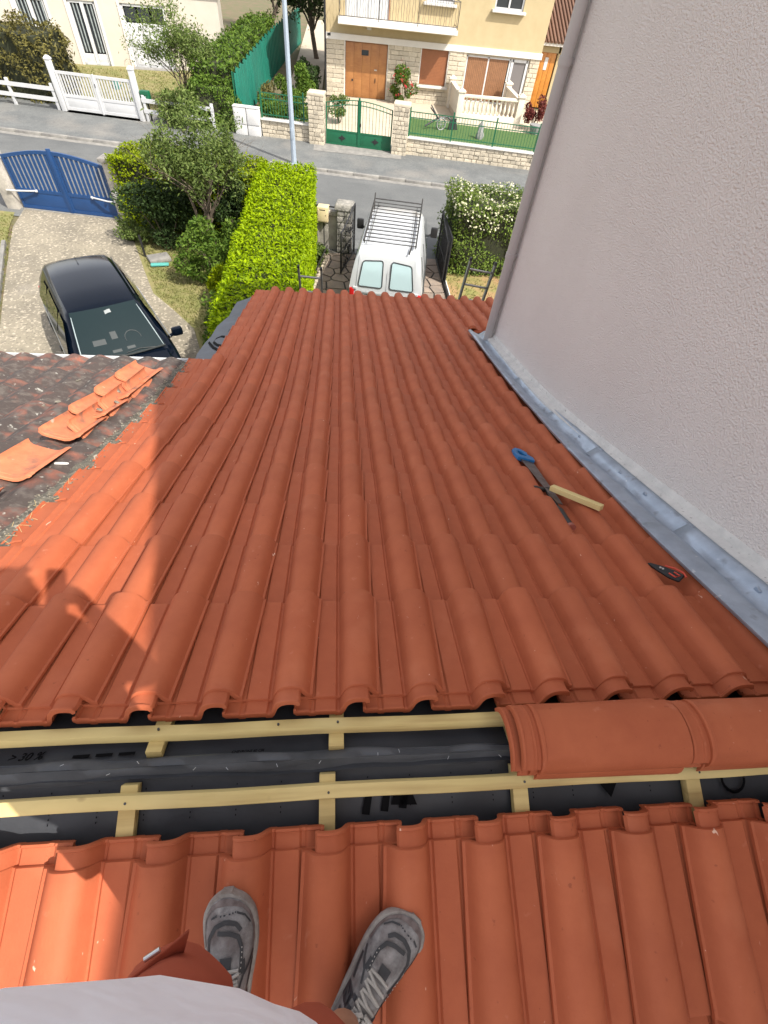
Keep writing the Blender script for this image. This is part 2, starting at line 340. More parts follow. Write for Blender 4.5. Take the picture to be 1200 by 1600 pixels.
# printed marks on the membrane (flat print)
def text(body, size, m, parent, name='printed_text', mtx=None):
    cu = bpy.data.curves.new('t', 'FONT'); cu.body = body; cu.size = size; cu.resolution_u = 3; cu.shear = .25; cu.extrude = .0004; cu.offset = size * .018
    to = bpy.data.objects.new('t', cu); COL.objects.link(to); bpy.context.view_layer.update()
    me = bpy.data.meshes.new_from_object(to.evaluated_get(bpy.context.evaluated_depsgraph_get())); bpy.data.objects.remove(to)
    me.materials.clear(); me.materials.append(m); o = bpy.data.objects.new(name, me); o.matrix_local = mtx; return link(o, parent)
def on_front(x, s, n, rz=0.0): return Matrix.Translation(RF(x, s, n)) @ Matrix.Rotation(-TH1, 4, 'X') @ Matrix.Rotation(rz, 4, 'Z')
text('> 30 %', .030, m_print, roof, mtx=on_front(-.075, .0585, -.050, .03))
text('CHEVRONS 60 CM', .0105, m_print, roof, mtx=on_front(.50, .052, -.048, .02))
for i in range(3):
    mb = MB(); mb.box((0, 0, 0), (.042, .008, .001)); o = mb.build('printed_dash', m_print, roof); o.matrix_local = on_front(.108 + i * .058, .064 + .001 * i, -.0495, .03)
def on_back(x, s, n, rz=0.0): return Matrix.Translation(RB(x, s, n)) @ Matrix.Rotation(TH1, 4, 'X') @ Matrix.Rotation(rz, 4, 'Z')
for x, sc, shp in ((.90, 1, 0), (1.55, 1, 1), (1.93, 1, 2)):
    mb = MB()
    if shp == 0:
        for k in range(3): mb.prism([(-.05 + k * .05, -.03), (-.03 + k * .05, -.035), (-.012 + k * .05, .03), (-.03 + k * .05, .034)], .0006)
        mb.prism([(.03, -.02), (.10, -.03), (.085, .02), (.05, .03)], .0006)
    elif shp == 1: mb.prism([(-.05, .05), (.01, .05), (0, .01), (.03, .045), (.06, .05), (.0, -.03), (-.02, 0)], .0006)
    else: mb.tube([(.035 * math.cos(t), .035 * math.sin(t), 0) for t in np.linspace(0, 6.2, 20)], .004, 4)
    o = mb.build('printed_mark', m_print, roof); o.matrix_local = on_back(x, .118, -.0455, .1)
# loose membrane flap sagging out along the free left edge below the old roof
mb = MB(); rows = []
out = [(3.70, .50), (3.95, .545), (4.3, .575), (4.7, .585), (5.0, .585), (5.3, .575), (5.6, .55), (5.85, .545), (6.15, .55), (6.45, .545), (6.62, .47), (6.72, .40)]
for s, xo in out:
    row = []
    for i in range(9):
        t = i / 8; xo_ = xo + .045 * math.sin(3 * s) * 0 ; x = -lerp(.20, xo_ + .085, t); n = -.02 - .055 * t ** 2.2 + .018 * math.sin(6.5 * s + 4 * t) * t + .02 * math.sin(math.pi * t) * math.sin(2.1 * s)
        row.append(tuple(RF(x, s, n)))
    rows.append(row)
mb.rings(rows, closed=False); fl = mb.build('membrane_flap', m_flap, roof, 70)
tag(fl, 'slate-grey underlay flap hanging past the left roof edge')
for pts in ([(-.40, 4.32), (-.46, 4.36), (-.52, 4.44), (-.58, 4.56), (-.62, 4.66)], [(-.44, 4.48), (-.50, 4.52), (-.56, 4.62), (-.57, 4.78), (-.53, 4.88), (-.48, 4.82)]):
    mb = MB(); rows = []
    for i, (x, s) in enumerate(pts):
        t = (-x - .2) / .46; n = -.02 - .055 * t ** 2.2 + .018 * math.sin(6.5 * s + 4 * t) * t + .02 * math.sin(math.pi * t) * math.sin(2.1 * s) + .004
        rows.append([tuple(RF(x + .0, s - .035, n)), tuple(RF(x, s + .035, n))])
    mb.rings(rows, closed=False); mb.build('printed_mark', m_print, roof, 60)
# walls below the new roof
m_lowwall = mat('cream_house_wall', (0.62, 0.58, 0.50), 0.9, var=.1, scale=2)
yE, zE, _ = prof(6.7)
mb = MB(); mb.add([(-.28, 3.2, G - .05), (-.28, 6.35, G - .05), (3.0, 6.35, G - .05), (3.0, 3.2, G - .05), tuple(RF(-.28, 3.4, -.09)), (-.28, 6.35, zE - .02), (3.0, 6.35, zE - .02), tuple(RF(3.0, 3.4, -.09))], [(0, 1, 5, 4), (1, 2, 6, 5), (2, 3, 7, 6), (3, 0, 4, 7), (4, 5, 6, 7)])
mb.build('wall', m_lowwall, roof)
bx('eave_board', (1.36, 6.37, zE - .085), (3.3, .03, .12), m_whitedirty, roof)

# ------------------------------------------------------------------ weathered roof on the left
old = thing('weathered_roof', 'old lichen-blackened wavy tile roof beside the new tiles', 'roof')
def wave_profile(c=.125):
    return [(c * (i / 12.0) * 2 - .125, .021 * (1 + math.cos(2 * math.pi * (i / 12.0 - .5)))) for i in range(13)]
mb = MB(); solid_strip(mb, wave_profile(), [(0, 0), (.02, 0), (.2, .001), (.41, 0), (.43, -.003)], .013); me_old = mb.mesh('old_roof_tile', 50); me_old.materials.append(m_old)
for r in range(10):
    for c in range(10):
        put_tile(me_old, old, -.75 - c * .212, .12 + r * .3655, name='old_roof_tile', jit=2.2, n0=-.012)
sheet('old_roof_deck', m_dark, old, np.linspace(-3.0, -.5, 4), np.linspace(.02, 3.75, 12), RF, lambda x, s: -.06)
sheet('old_roof_deck', m_old, old, np.linspace(-3.0, -.6, 4), np.linspace(.0, 3, 4), RB, lambda x, s: -.02)
# half-round white gutter under the old eave
yo, zo, _ = prof(3.86)
mb = MB(); rows = []
for x in (-3.1, -.42):
    rows.append([(x, yo + .03 + .055 * math.cos(t), zo - .03 - .055 * math.sin(t)) for t in np.linspace(0, math.pi, 9)] + [(x, yo + .03 + .050 * math.cos(t), zo - .03 - .05 * math.sin(t)) for t in np.linspace(math.pi, 0, 9)])
mb.rings(rows); mb.tube([(-3.1, yo + .088, zo - .026), (-.42, yo + .088, zo - .026)], .010, 8); mb.build('gutter', m_white, old, 40)
mb = MB(); mb.box((-1.75, 1.75, (G - 1.2) / 2 - .3), (2.5, 3.3, -G - 1.6)); mb.build('wall', m_lowwall, old)
# mortar, moss and straw along the seam between the roofs
m_moss = mat('moss_mortar', (0.17, 0.155, 0.12), 0.95, col2=(0.06, 0.055, 0.045), scale=22, bump=.8, bscale=60, bdist=.01)
mixlayer(m_moss, (0.45, 0.42, 0.34), 30, .60, .68, .8, 3)
mb = MB(); rows = []
for s in np.linspace(.2, 3.8, 120):
    w = .012 * math.sin(s * 31) + .010 * math.sin(s * 17 + 1)
    rows.append([tuple(RF(-.70 + w, s, .004)), tuple(RF(-.655 + w * .5, s, .020 + abs(w) * .5)), tuple(RF(-.615, s, .024 + .008 * math.sin(s * 43))), tuple(RF(-.585 - w * .6, s, .010)), tuple(RF(-.56, s, -.02))])
mb.rings(rows, closed=False); mb.build('mortar_seam', m_moss, old, 50)
mb = MB(); mb2 = MB(); m_straw = mat('dry_straw', (0.55, 0.42, 0.20), .9, rnd=.2); m_chip = mat('mortar_chips', (0.30, 0.27, 0.21), .95, col2=(.10, .09, .07), scale=40)
for i in range(900):
    s = random.uniform(.3, 3.8); x = random.gauss(-.63, .035)
    if x > -.555: continue
    c = RF(x, s, .022 + random.random() * .008); d = random.uniform(.004, .015); d *= .6; mb2.box(c, (d, d * random.uniform(.6, 1.6), d * .4), rotm(random.random(), random.random(), random.random() * 3))
for i in range(32):
    s = random.uniform(.4, 1.6); x = random.gauss(-.60, .02); c = RF(x, s, .026); a = random.uniform(0, 3.1); l = random.uniform(.01, .035); q = Vector((math.cos(a), math.sin(a), random.uniform(-.2, .2))) * l
    mb.tube([c - q, c + q], .0011, 4, caps=False)
tag(mb2.build('mortar_chips', m_chip, old), kind='stuff'); tag(mb.build('straw_bits', m_straw, old), kind='stuff')
for i in range(26):     # flat pale lichen discs and broken mortar on the old tiles
    s = random.uniform(.9, 3.7); x = random.uniform(-1.6, -.70); c = RF(x, s, .032); rr = random.uniform(.008, .02)
    mb = MB(); mb.prism([(rr * math.cos(t) * random.uniform(.7, 1.2), rr * math.sin(t) * random.uniform(.7, 1.2)) for t in np.linspace(0, 5.6, 8)], .006, Matrix.Rotation(-.3, 3, 'X'), c); mb.build('lichen_patch', m_chip, old)
# little clips along the bare left edge of the new tiles
for r in range(10):
    for q in (.12, .30):
        s = .1375 + r * TG + q; mb = MB(); c = RF(-.4 - .165, s, .012); mb.tube([c + Vector((-.035, -.012, 0)), c + Vector((.0, .004, .004)), c + Vector((.028, .012, .002))], .0045, 5); mb.build('edge_rib', m_tile, roof, 50)
# ------------------------------------------------------------------ loose old tiles lying on the weathered roof
def loose_profile():
    return [(-.11, .030), (-.10, .012), (-.085, .002), (-.05, 0), (0, 0), (.03, .001), (.05, .008), (.07, .022), (.085, .038), (.10, .046), (.115, .046)]
mb = MB(); solid_strip(mb, loose_profile(), [(0, -.004), (.004, 0), (.03, 0), (.032, .003), (.2, .003), (.38, .003), (.40, 0)], .013); me_loose = mb.mesh('loose_tile', 40); me_loose.materials.append(m_oldclean)
def loose(x, s, n, rz, rx_, ry, label, sc=1.0):
    o = bpy.data.objects.new('loose_tile', me_loose); y, z, a = prof(s)
    o.matrix_local = Matrix.Translation(RF(x, s, n)) @ Matrix.Rotation(-a, 4, 'X') @ Matrix.Rotation(rz, 4, 'Z') @ Matrix.Rotation(rx_, 4, 'X') @ Matrix.Rotation(ry, 4, 'Y') @ Matrix.Scale(sc, 4)
    link(o); tag(o, label, 'roof tile', 'loose old tiles on the weathered roof'); return o
loose(-.87, 1.50, .070, .0, -.03, .30, 'pale orange old tile lying alone between the broken piece and the tile pile')
loose(-.87, 2.02, .080, .03, -.05, .28, 'orange old tile at the near end of the tile pile')
loose(-.79, 2.12, .052, .02, -.03, .85, 'thin-edged old tile tilted on its side under the near end of the pile')
loose(-.86, 2.36, .100, .0, -.07, .30, 'old tile with white mortar crust in the middle of the tile pile')
loose(-.775, 2.50, .060, .03, -.02, .95, 'dark-edged old tile leaning on edge under the middle of the pile')
loose(-.76, 2.88, .055, -.02, .0, 1.0, 'old tile leaning on edge at the far right of the pile above the dark car')
loose(-.85, 2.72, .108, .05, -.07, .32, 'orange old tile half covered in the far half of the pile')
loose(-.85, 3.08, .100, -.03, -.05, .34, 'bright old tile at the far end of the pile, closest to the gutter')
loose(-.84, 1.10, .060, .12, -.05, -.05, 'broken orange tile half at the left edge, nearest the photographer', .66)
for s_, x_, n_, lab_ in ((2.42, -.80, .115, 'pale mortar lump nearest the camera in the tile pile'), (2.62, -.77, .10, 'pale mortar lump in the middle of the tile pile, right side'), (2.8, -.83, .12, 'pale mortar lump in the far half of the tile pile'), (3.12, -.80, .11, 'pale mortar lump at the far end of the tile pile by the gutter')):
    mb = MB(); mb.prism([(-.03, -.014), (.02, -.018), (.034, .004), (.006, .016), (-.028, .010)], .010, Matrix.Scale(.6, 3)); o = mb.build('mortar_lump', m_chip); o.matrix_local = Matrix.Translation(RF(x_, s_, n_)) @ Matrix.Rotation(random.uniform(-.6, .6), 4, 'Z') @ Matrix.Rotation(.5, 4, 'Y'); tag(o, lab_, 'mortar', 'mortar lumps in the tile pile')
mb = MB(); mb.prism([(-.035, -.006), (.03, -.008), (.036, .002), (.0, .008), (-.034, .007)], .008); o = mb.build('mortar_shard', m_whitedirty); o.matrix_local = Matrix.Translation(RF(-.72, 1.72, .045)) @ Matrix.Rotation(-.35, 4, 'X'); tag(o, 'small white mortar shard lying alone on the dark old tiles', 'shard')
# ------------------------------------------------------------------ tall rendered house on the right
house = thing('rendered_house', 'tall pinkish-grey roughcast house wall rising on the right', 'house', (2.54, -8, G))
PK, SLP = 3.76, .20        # gable peak above our ridge, verge slope
def gz(y): return PK - SLP * abs(y)
L0 = Vector((2.54, -8, G))
mb = MB(); prf = [(y, gz(y) - .1) for y in (-9, -4.5, 0, 2.5, 4.70)]
rowsA = [[Vector((x, y, z)) - L0 for y, z in prf] for x in (2.54, 11.6)]; base = [[Vector((x, y, G - .1)) - L0 for y, z in prf] for x in (2.54, 11.6)]
for k in range(2): mb.rings([base[k], rowsA[k]], closed=False)
for e in (0, -1): mb.add([base[0][e], base[1][e], rowsA[1][e], rowsA[0][e]], [(0, 1, 2, 3)])
mb.build('wall', m_render, house)
for ya, yb in ((0, -9.4), (0, 5.0)):
    mb = MB(); mb.add([Vector(v) - L0 for v in [(2.47, ya, gz(ya)), (11.9, ya, gz(ya)), (11.9, yb, gz(yb)), (2.47, yb, gz(yb)), (2.47, ya, gz(ya) - .10), (11.9, ya, gz(ya) - .1), (11.9, yb, gz(yb) - .1), (2.47, yb, gz(yb) - .1)]], [(0, 1, 2, 3), (4, 7, 6, 5), (0, 3, 7, 4), (3, 2, 6, 7), (2, 1, 5, 6)]); mb.build('roof', m_old, house)
# pale smooth strip above the flashing, following the slope
def along(fn, x, ss): return [fn(x, s) for s in ss]
ss = np.linspace(-.1, 5.30, 40)
def stripz(s): 
    return RF(0, s, 0)
mb = MB(); rows = []
for s in np.concatenate([np.linspace(0, 4.93, 40)]):
    p = RF(0, s, 0); zz = p.z
    rows.append([Vector((2.455, p.y, zz + .03)) - L0, Vector((2.470, p.y, zz + .094)) - L0, Vector((2.482, p.y, zz + .098)) - L0, Vector((2.525, p.y, zz + .112)) - L0, Vector((2.532, p.y, zz + .135)) - L0, Vector((2.541, p.y, zz + .145)) - L0])
mb.rings(rows, closed=False); mb.build('plinth_strip', m_plinth, house, 40)
mb = MB(); rows = []
for s in np.linspace(0, 3.0, 10):
    p = RB(0, s, 0); zz = p.z
    rows.append([Vector((2.455, p.y, zz + .03)) - L0, Vector((2.470, p.y, zz + .094)) - L0, Vector((2.482, p.y, zz + .098)) - L0, Vector((2.525, p.y, zz + .112)) - L0, Vector((2.532, p.y, zz + .135)) - L0, Vector((2.541, p.y, zz + .145)) - L0])
mb.rings(rows, closed=False); mb.build('plinth_strip', m_plinth, house, 40)
# corner pilaster strip and downpipe
bx('corner_strip', Vector((2.532, 4.655, .35)) - L0, (.06, .12, 4.5), m_pvc, house, bev=.01)
mb = MB(); mb.tube([Vector((2.480, 4.50, z)) - L0 for z in (-1.52, 0, 1.5, 2.68)], .046, 16); mb.build('downpipe', m_pvc, house, 50)
for z in (-.62, .78, 2.2):
    mb = MB(); mb.tube([Vector((2.480, 4.50, z)) - L0, Vector((2.480, 4.50, z + .05)) - L0], .052, 16); mb.box(Vector((2.51, 4.50, z + .025)) - L0, (.07, .022, .035)); mb.build('pipe_collar', m_pvc, house, 50)
# zinc flashing in overlapping lengths
fl = thing('zinc_flashing', 'dented zinc flashing strip between the tiles and the grey wall', 'flashing', (2.35, 0, 0))
cuts = [(-.02, 1.02), (.96, 1.98), (1.92, 2.72), (2.66, 3.55), (3.49, 4.99)]
for i, (a, b) in enumerate(cuts):
    mb = MB(); rows = []
    for s in np.linspace(a, b, 14):
        xo_ = 2.20 + .105 * min(1, max(0, (s - .9) / 1.8)) + .003 * math.sin(2 * s); fx = .05 * min(1, max(0, (s - .9) / 2.0)); lift = .002 * (i % 2) + .006 * (s - a) / (b - a); w = .005 * math.sin(9 * s + i) + .003 * math.sin(23 * s)
        c = [(xo_, .086), (xo_ + .002, .098), (xo_ + .02, .099 + lift), (max(2.305, xo_ + .03), .096 + lift + w * .3), (2.345 + fx * .6, .072 + lift + w), (2.375 + fx, .054 + lift * .5 + w), (2.39 + fx, .052 + lift * .5), (2.415 + fx, .066 + lift), (2.445 + fx, .088 + lift), (2.452 + fx, .094), (2.468 + fx, .096)]
        rows.append([Vector((x, *RF(0, s, n)[1:])) - Vector((2.35, 0, 0)) for x, n in c])
    mb.rings(rows, closed=False); o = mb.build('flashing_sheet', m_zinc, fl, 50)
    sm = o.modifiers.new('s', 'SOLIDIFY'); sm.thickness = .0022; sm.offset = -1
mb = MB(); rows = []
for s in np.linspace(0, 2.8, 10):
    rows.append([Vector((x, *RB(0, s, n)[1:])) - Vector((2.35, 0, 0)) for x, n in [(2.20, .086), (2.22, .098), (2.30, .096), (2.39, .052), (2.445, .088), (2.468, .096)]])
mb.rings(rows, closed=False); mb.build('flashing_sheet', m_zinc, fl, 50)
for s, x in ((.55, 2.425), (1.35, 2.438), (1.62, 2.445), (2.2, 2.46), (3.1, 2.475), (4.2, 2.475)):
    mb = MB(); p = RF(x, s, .078); mb.box(p - Vector((2.35, 0, 0)), (.012, .026, .018), bev=.003); mb.build('fixing_clip', m_zinc, fl, 40)
# ------------------------------------------------------------------ half-round ridge tiles stacked along the open ridge
def arch(v=0, cut=0.0, n=15):
    p = []
    for i in range(n):
        t = math.pi * i / (n - 1); u = -.086 * math.cos(t); h = .070 * math.sin(t) ** .85
        if h < cut and u < 0: continue
        p.append((u, h))
    return p
mb = MB(); solid_strip(mb, arch(), [(.050, .0), (.053, .0035), (.060, .0035), (.063, 0), (.2, 0), (.44, .001), (.458, .001), (.462, -.003)], .012)
solid_strip(mb, arch(0, .022), [(0, -.008), (.002, -.004), (.008, -.003), (.011, -.009), (.030, -.009), (.033, -.005), (.038, -.005), (.041, -.009), (.052, -.009)], .011)
me_ridge = mb.mesh('ridge_tile', 38); me_ridge.materials.append(m_tile)
def spare(x, y, z, rz, rx_, label):
    o = bpy.data.objects.new('ridge_tile', me_ridge); M = Matrix(((0, 1, 0, 0), (1, 0, 0, 0), (0, 0, 1, 0), (0, 0, 0, 1)))
    M = Matrix(((0, 1, 0, 0), (1, 0, 0, 0), (0, 0, 1, 0), (0, 0, 0, 1)))      # length along +X, collar to the left
    o.matrix_local = Matrix.Translation((x, y, z)) @ Matrix.Rotation(rz, 4, 'Z') @ Matrix.Rotation(rx_, 4, 'X') @ M
    link(o); tag(o, label, 'ridge tile', 'ridge tiles stacked along the open ridge'); return o
spare(1.262, .010, -.014, -.012, .06, 'bottom ridge tile of the left stack, resting on the open battens')
spare(1.236, .016, .010, .016, .02, 'middle ridge tile of the left stack, poking out furthest left')
spare(1.258, .014, .034, -.004, .05, 'top ridge tile of the left stack on the ridge')
spare(1.728, .008, -.014, .0, .05, 'bottom ridge tile of the right stack beside the zinc flashing')
spare(1.735, .012, .010, .008, .04, 'middle ridge tile of the right stack beside the zinc flashing')
spare(1.722, .010, .034, -.006, .05, 'top ridge tile of the right stack beside the zinc flashing')
# ------------------------------------------------------------------ tools lying on the tiles
m_blue = mat('blue_plastic', (0.02, 0.17, 0.42), .45, var=.25, scale=30)
m_black = mat('black_rubber', (0.014, 0.014, 0.015), .55)
m_blade = mat('saw_steel', (0.22, 0.20, 0.19), .38, metal=.85, col2=(.12, .10, .09), scale=18)
m_red = mat('red_grip', (0.55, 0.06, 0.03), .45)
m_cap = mat('worn_red_cap', (0.42, 0.13, 0.09), .6, var=.3, scale=60)
def roof_frame(x, s, n, rz):
    y, z, a = prof(s); return Matrix.Translation(RF(x, s, n)) @ Matrix.Rotation(-a, 4, 'X') @ Matrix.Rotation(rz, 4, 'Z')
sw = thing('hand_saw', 'hand saw with a blue handle lying beside the wooden offcut', 'saw'); sw.matrix_local = roof_frame(1.935, 1.71, .064, math.radians(-1)) @ Matrix.Rotation(.22, 4, 'Y') @ Matrix.Scale(1.12, 4)
mb = MB(); mb.prism([(-.030, .10), (.045, .10), (.012, -.40), (-.018, -.40)], .0022); mb.build('blade', m_blade, sw)
mb = MB(); loop = [(-.045, .10), (.05, .085), (.058, .13), (.035, .165), (.04, .20), (.012, .235), (-.022, .235), (-.05, .20), (-.055, .15)]
hole = [(-.018, .135), (.018, .130), (.022, .15), (.008, .175), (.006, .195), (-.012, .20), (-.024, .185), (-.027, .16), (-.026, .148)]
n = 9; vs = []
for z in (-.012, .014):
    vs += [(x, y, z) for x, y in loop] + [(x, y, z) for x, y in hole]
fs = []
for i in range(n):
    j = (i + 1) % n
    fs += [(i, i + n, j + n, j), (2 * n + i, 2 * n + j, 3 * n + j, 3 * n + i), (i, j, 2 * n + j, 2 * n + i), (n + i, 3 * n + i, 3 * n + j, n + j)]
mb.add(vs, fs); h = mb.build('handle', m_blue, sw, 40); bv = h.modifiers.new('b', 'BEVEL'); bv.width = .005; bv.segments = 2
mb = MB(); mb.prism([(-.016, .142), (.012, .138), (.016, .152), (.004, .175), (-.010, .192), (-.022, .18)], .006, None, (0, 0, -.009)); mb.build('grip_insert', m_black, sw)
hm = thing('hammer', 'black gripped hammer half hidden under the wooden offcut', 'hammer'); hm.matrix_local = roof_frame(1.905, 1.235, .044, math.radians(-6)) @ Matrix.Scale(1.2, 4)
mb = MB(); mb.tube([(0, .17, .008), (0, .02, .006), (.002, -.02, .006)], [.010, .010, .011], 10); mb.build('shaft', m_steel, hm, 60)
mb = MB(); mb.tube([(.002, -.005, .006), (.003, -.02, .006), (.006, -.09, .004), (.008, -.135, .003)], [.0125, .0155, .0145, .0165], 12); mb.build('grip', m_black, hm, 50)
mb = MB(); mb.tube([(.008, -.135, .003), (.0085, -.15, .003)], [.0185, .0185], 14); mb.build('end_cap', m_cap, hm, 40)
mb = MB(); mb.tube([(-.062, .172, .012), (-.045, .172, .012), (-.04, .172, .012), (-.015, .174, .010), (.02, .174, .010), (.05, .170, .004), (.08, .16, -.004)], [.0145, .0145, .0105, .012, .013, .010, .004], 12); mb.build('head', m_steel, hm, 50)
oc = MB(); oc.box((0, 0, 0), (.285, .036, .027), bev=.0015); m_off = mat('pale_pine_offcut', (0.72, 0.58, 0.27), .7, col2=(.62, .47, .2), scale=3); mixlayer(m_off, (.5, .36, .13), 10, .5, .7, .5, 4, stretch=(.15, 3, 3))
o = oc.build('wooden_offcut', m_off, None, 40); o.matrix_local = roof_frame(2.005, 1.275, .098, math.radians(-56)) @ Matrix.Rotation(-.03, 4, 'Y'); tag(o, 'pale square pine offcut lying across the hammer on the tiles', 'offcut')
pl = thing('pocket_cutter', 'small black and red folding cutter lying near the zinc flashing', 'cutter'); pl.matrix_local = roof_frame(2.135, .69, .058, math.radians(36)) @ Matrix.Rotation(-.30, 4, 'Y') @ Matrix.Scale(1.25, 4)
mb = MB(); mb.prism([(-.016, -.05), (.018, -.052), (.02, -.02), (.014, .02), (.004, .055), (-.004, .058), (-.012, .02), (-.019, -.02)], .012); o = mb.build('body', m_black, pl, 40); o.modifiers.new('b', 'BEVEL').width = .003
mb = MB(); mb.tube([(.019, .012, .010), (.026, -.015, .011), (.024, -.045, .011), (.012, -.058, .010)], .0032, 8); mb.build('grip', m_red, pl, 50)
mb = MB(); mb.tube([(-.006, -.012, .013), (-.010, -.034, .013), (.004, -.042, .013), (.008, -.022, .013)], .0028, 8); mb.build('grip', m_red, pl, 50)
for y in (.010, .018):
    mb = MB(); mb.tube([(0, y, .011), (0, y, .0145)], .0038, 10); mb.build('rivet', m_staple, pl, 40)
# dry leaf scraps in the tile channel and a curved splinter on a tile head
m_scrap = mat('dark_leaf_scraps', (.05, .025, .015), .9)
mb = MB()
for i in range(34):
    c = RF(random.gauss(2.03 if i % 3 else 1.85, .02), random.uniform(.22, .62), .006 + random.random() * .004); l = random.uniform(.003, .010); a = random.uniform(0, 3.1); q = Vector((math.cos(a), math.sin(a), 0)) * l
    mb.tube([c - q, c + q * .2 + Vector((0, 0, .002)), c + q], .0012, 4)
o = mb.build('leaf_scraps', m_scrap); tag(o, 'dark dry leaf scraps scattered in the tile channels', 'debris', kind='stuff')
# ------------------------------------------------------------------ ground, road, pavements, drives
m_soil = mat('garden_soil', (0.16, 0.115, 0.07), .95, col2=(0.10, 0.11, 0.045), scale=1.3, bump=.5, bscale=20)
m_asph = mat('asphalt', (0.125, 0.130, 0.128), .85, col2=(0.095, 0.10, 0.10), scale=.5, bump=.35, bscale=90, bdist=.01)
mixlayer(m_asph, (0.155, 0.158, 0.152), 1.6, .5, .7, .6, 6, stretch=(.25, 1, 1))
mixlayer(m_asph, (0.065, 0.068, 0.068), 20, .56, .70, .55, 4)
mixlayer(m_asph, (0.21, 0.21, 0.205), 26, .60, .72, .5, 4)
m_pave = mat('pavement_chippings', (0.145, 0.152, 0.148), .9, col2=(0.10, 0.106, 0.106), scale=1.0, bump=.5, bscale=70, bdist=.01)
mixlayer(m_pave, (0.23, 0.215, 0.19), .55, .52, .72, .7, 5)
mixlayer(m_pave, (0.07, 0.074, 0.074), 17, .55, .68, .6, 4)
mixlayer(m_pave, (0.26, 0.265, 0.255), 22, .58, .70, .55, 4)
m_kerb = mat('kerb_concrete', (0.27, 0.26, 0.235), .9, col2=(0.17, 0.165, 0.155), scale=4, rnd=.08, bump=.4, bscale=50)
m_conc = mat('pebbled_concrete', (0.265, 0.235, 0.175), .9, col2=(0.18, 0.16, 0.122), scale=1.1, bump=.6, bscale=45, bdist=.012)
mixlayer(m_conc, (0.48, 0.425, 0.33), 16, .54, .64, .8, 4)
mixlayer(m_conc, (0.10, 0.092, 0.072), 13, .56, .70, .75, 4)
mixlayer(m_conc, (0.20, 0.185, 0.16), .8, .58, .75, .6, 5)
m_lawn = mat('lawn_ground', (0.16, 0.17, 0.05), .95, col2=(0.24, 0.20, 0.09), scale=2.2, bump=.5, bscale=60)
m_crazy = mat('crazy_paving', (0.30, 0.235, 0.18), .9, col2=(0.22, 0.18, 0.15), scale=5, rnd=.22, bump=.4, bscale=40)
m_joint = mat('paving_joint', (0.075, 0.07, 0.06), .95, var=.4, scale=12)
m_turf = mat('artificial_turf', (0.045, 0.10, 0.02), .9, col2=(0.065, 0.125, 0.03), scale=30, bump=.6, bscale=120, bdist=.02)
m_flag = mat('pale_patio', (0.50, 0.43, 0.33), .9, var=.15, scale=3)
def poly(name, pts, z, m, kind='structure', label=None):
    me = bpy.data.meshes.new(name); me.from_pydata([(x, y, z) for x, y in pts], [], [tuple(range(len(pts)))]); me.materials.append(m); o = link(bpy.data.objects.new(name, me)); tag(o, label, None, None, kind); return o
SL = -.159
def sy(y0, x): return y0 + SL * x
poly('ground', [(-300, -200), (300, -200), (300, 500), (-300, 500)], G - .02, m_soil)
X0, X1 = -70, 70
poly('road', [(X0, sy(15.35, X0)), (X1, sy(15.35, X1)), (X1, sy(21.0, X1)), (X0, sy(21.0, X0))], G, m_asph)
o = poly('near_pavement', [(X0, sy(14.0, X0)), (X1, sy(14.0, X1)), (X1, sy(15.33, X1)), (X0, sy(15.33, X0))], G + .003, m_pave)
me = bpy.data.meshes.new('far_pavement'); zz = G + .07
me.from_pydata([(X0, sy(21.16, X0), zz), (X1, sy(21.16, X1), zz), (X1, sy(25.3, X1), zz), (X0, sy(25.3, X0), zz), (X0, sy(21.16, X0), G - .1), (X1, sy(21.16, X1), G - .1)], [], [(0, 1, 2, 3), (4, 5, 1, 0)]); me.materials.append(m_pave)
tag(link(bpy.data.objects.new('far_pavement', me)), kind='structure')
# kerb stones and gutter channel
kr = bpy.data.objects.new('kerb', None); link(kr); tag(kr, kind='structure'); ka = math.atan(SL)
mk = MB(); mk.box((0, 0, 0), (.985, .15, .16), bev=.012); kme = mk.mesh('kerb_stone', 40); kme.materials.append(m_kerb)
for i in range(30):
    x = -17 + i * .99; o = bpy.data.objects.new('kerb_stone', kme); o.location = (x, sy(21.08, x), G + .005 + random.uniform(-.006, .006)); o.rotation_euler = (0, 0, ka + random.gauss(0, .004)); link(o, kr)
poly('gutter_channel', [(X0, sy(20.72, X0)), (X1, sy(20.72, X1)), (X1, sy(21.0, X1)), (X0, sy(21.0, X0))], G + .004, m_kerb)
# concrete drive with the dark car
drv = [(-8.55, 15.95), (-8.35, 14.6), (-7.6, 12.4), (-6.6, 9.6), (-6.0, 7.0), (-5.5, 3.4), (-1.2, 3.4), (-1.7, 7.4), (-2.55, 9.85), (-3.15, 10.6), (-3.8, 11.35), (-4.3, 12.5), (-4.75, 13.6), (-5.5, 15.3), (-5.67, 15.58)]
poly('concrete_drive', drv, G + .012, m_conc)
poly('gate_threshold', [(-8.6, 16.15), (-8.55, 15.85), (-5.6, 15.45), (-5.6, 15.75)], G + .018, m_kerb)
poly('lawn', [(-4.9, 13.9), (-3.75, 11.2), (-2.5, 9.75), (-1.6, 7.0), (-1.0, 3.5), (-.3, 3.5), (-.2, 14.6), (-5.2, 15.2)], G + .006, m_lawn)
poly('lawn', [(-14, 16.2), (-8.7, 15.6), (-8.45, 14.6), (-7.7, 12.4), (-6.7, 9.6), (-6.1, 7), (-5.8, 3), (-14, 3)], G + .006, m_lawn)
bx('drive_edging', (-7.25, 11.1, G + .02), (.09, 5.4, .1), m_kerb, None, rz=R(20)); tag(bpy.data.objects['drive_edging'], kind='structure')
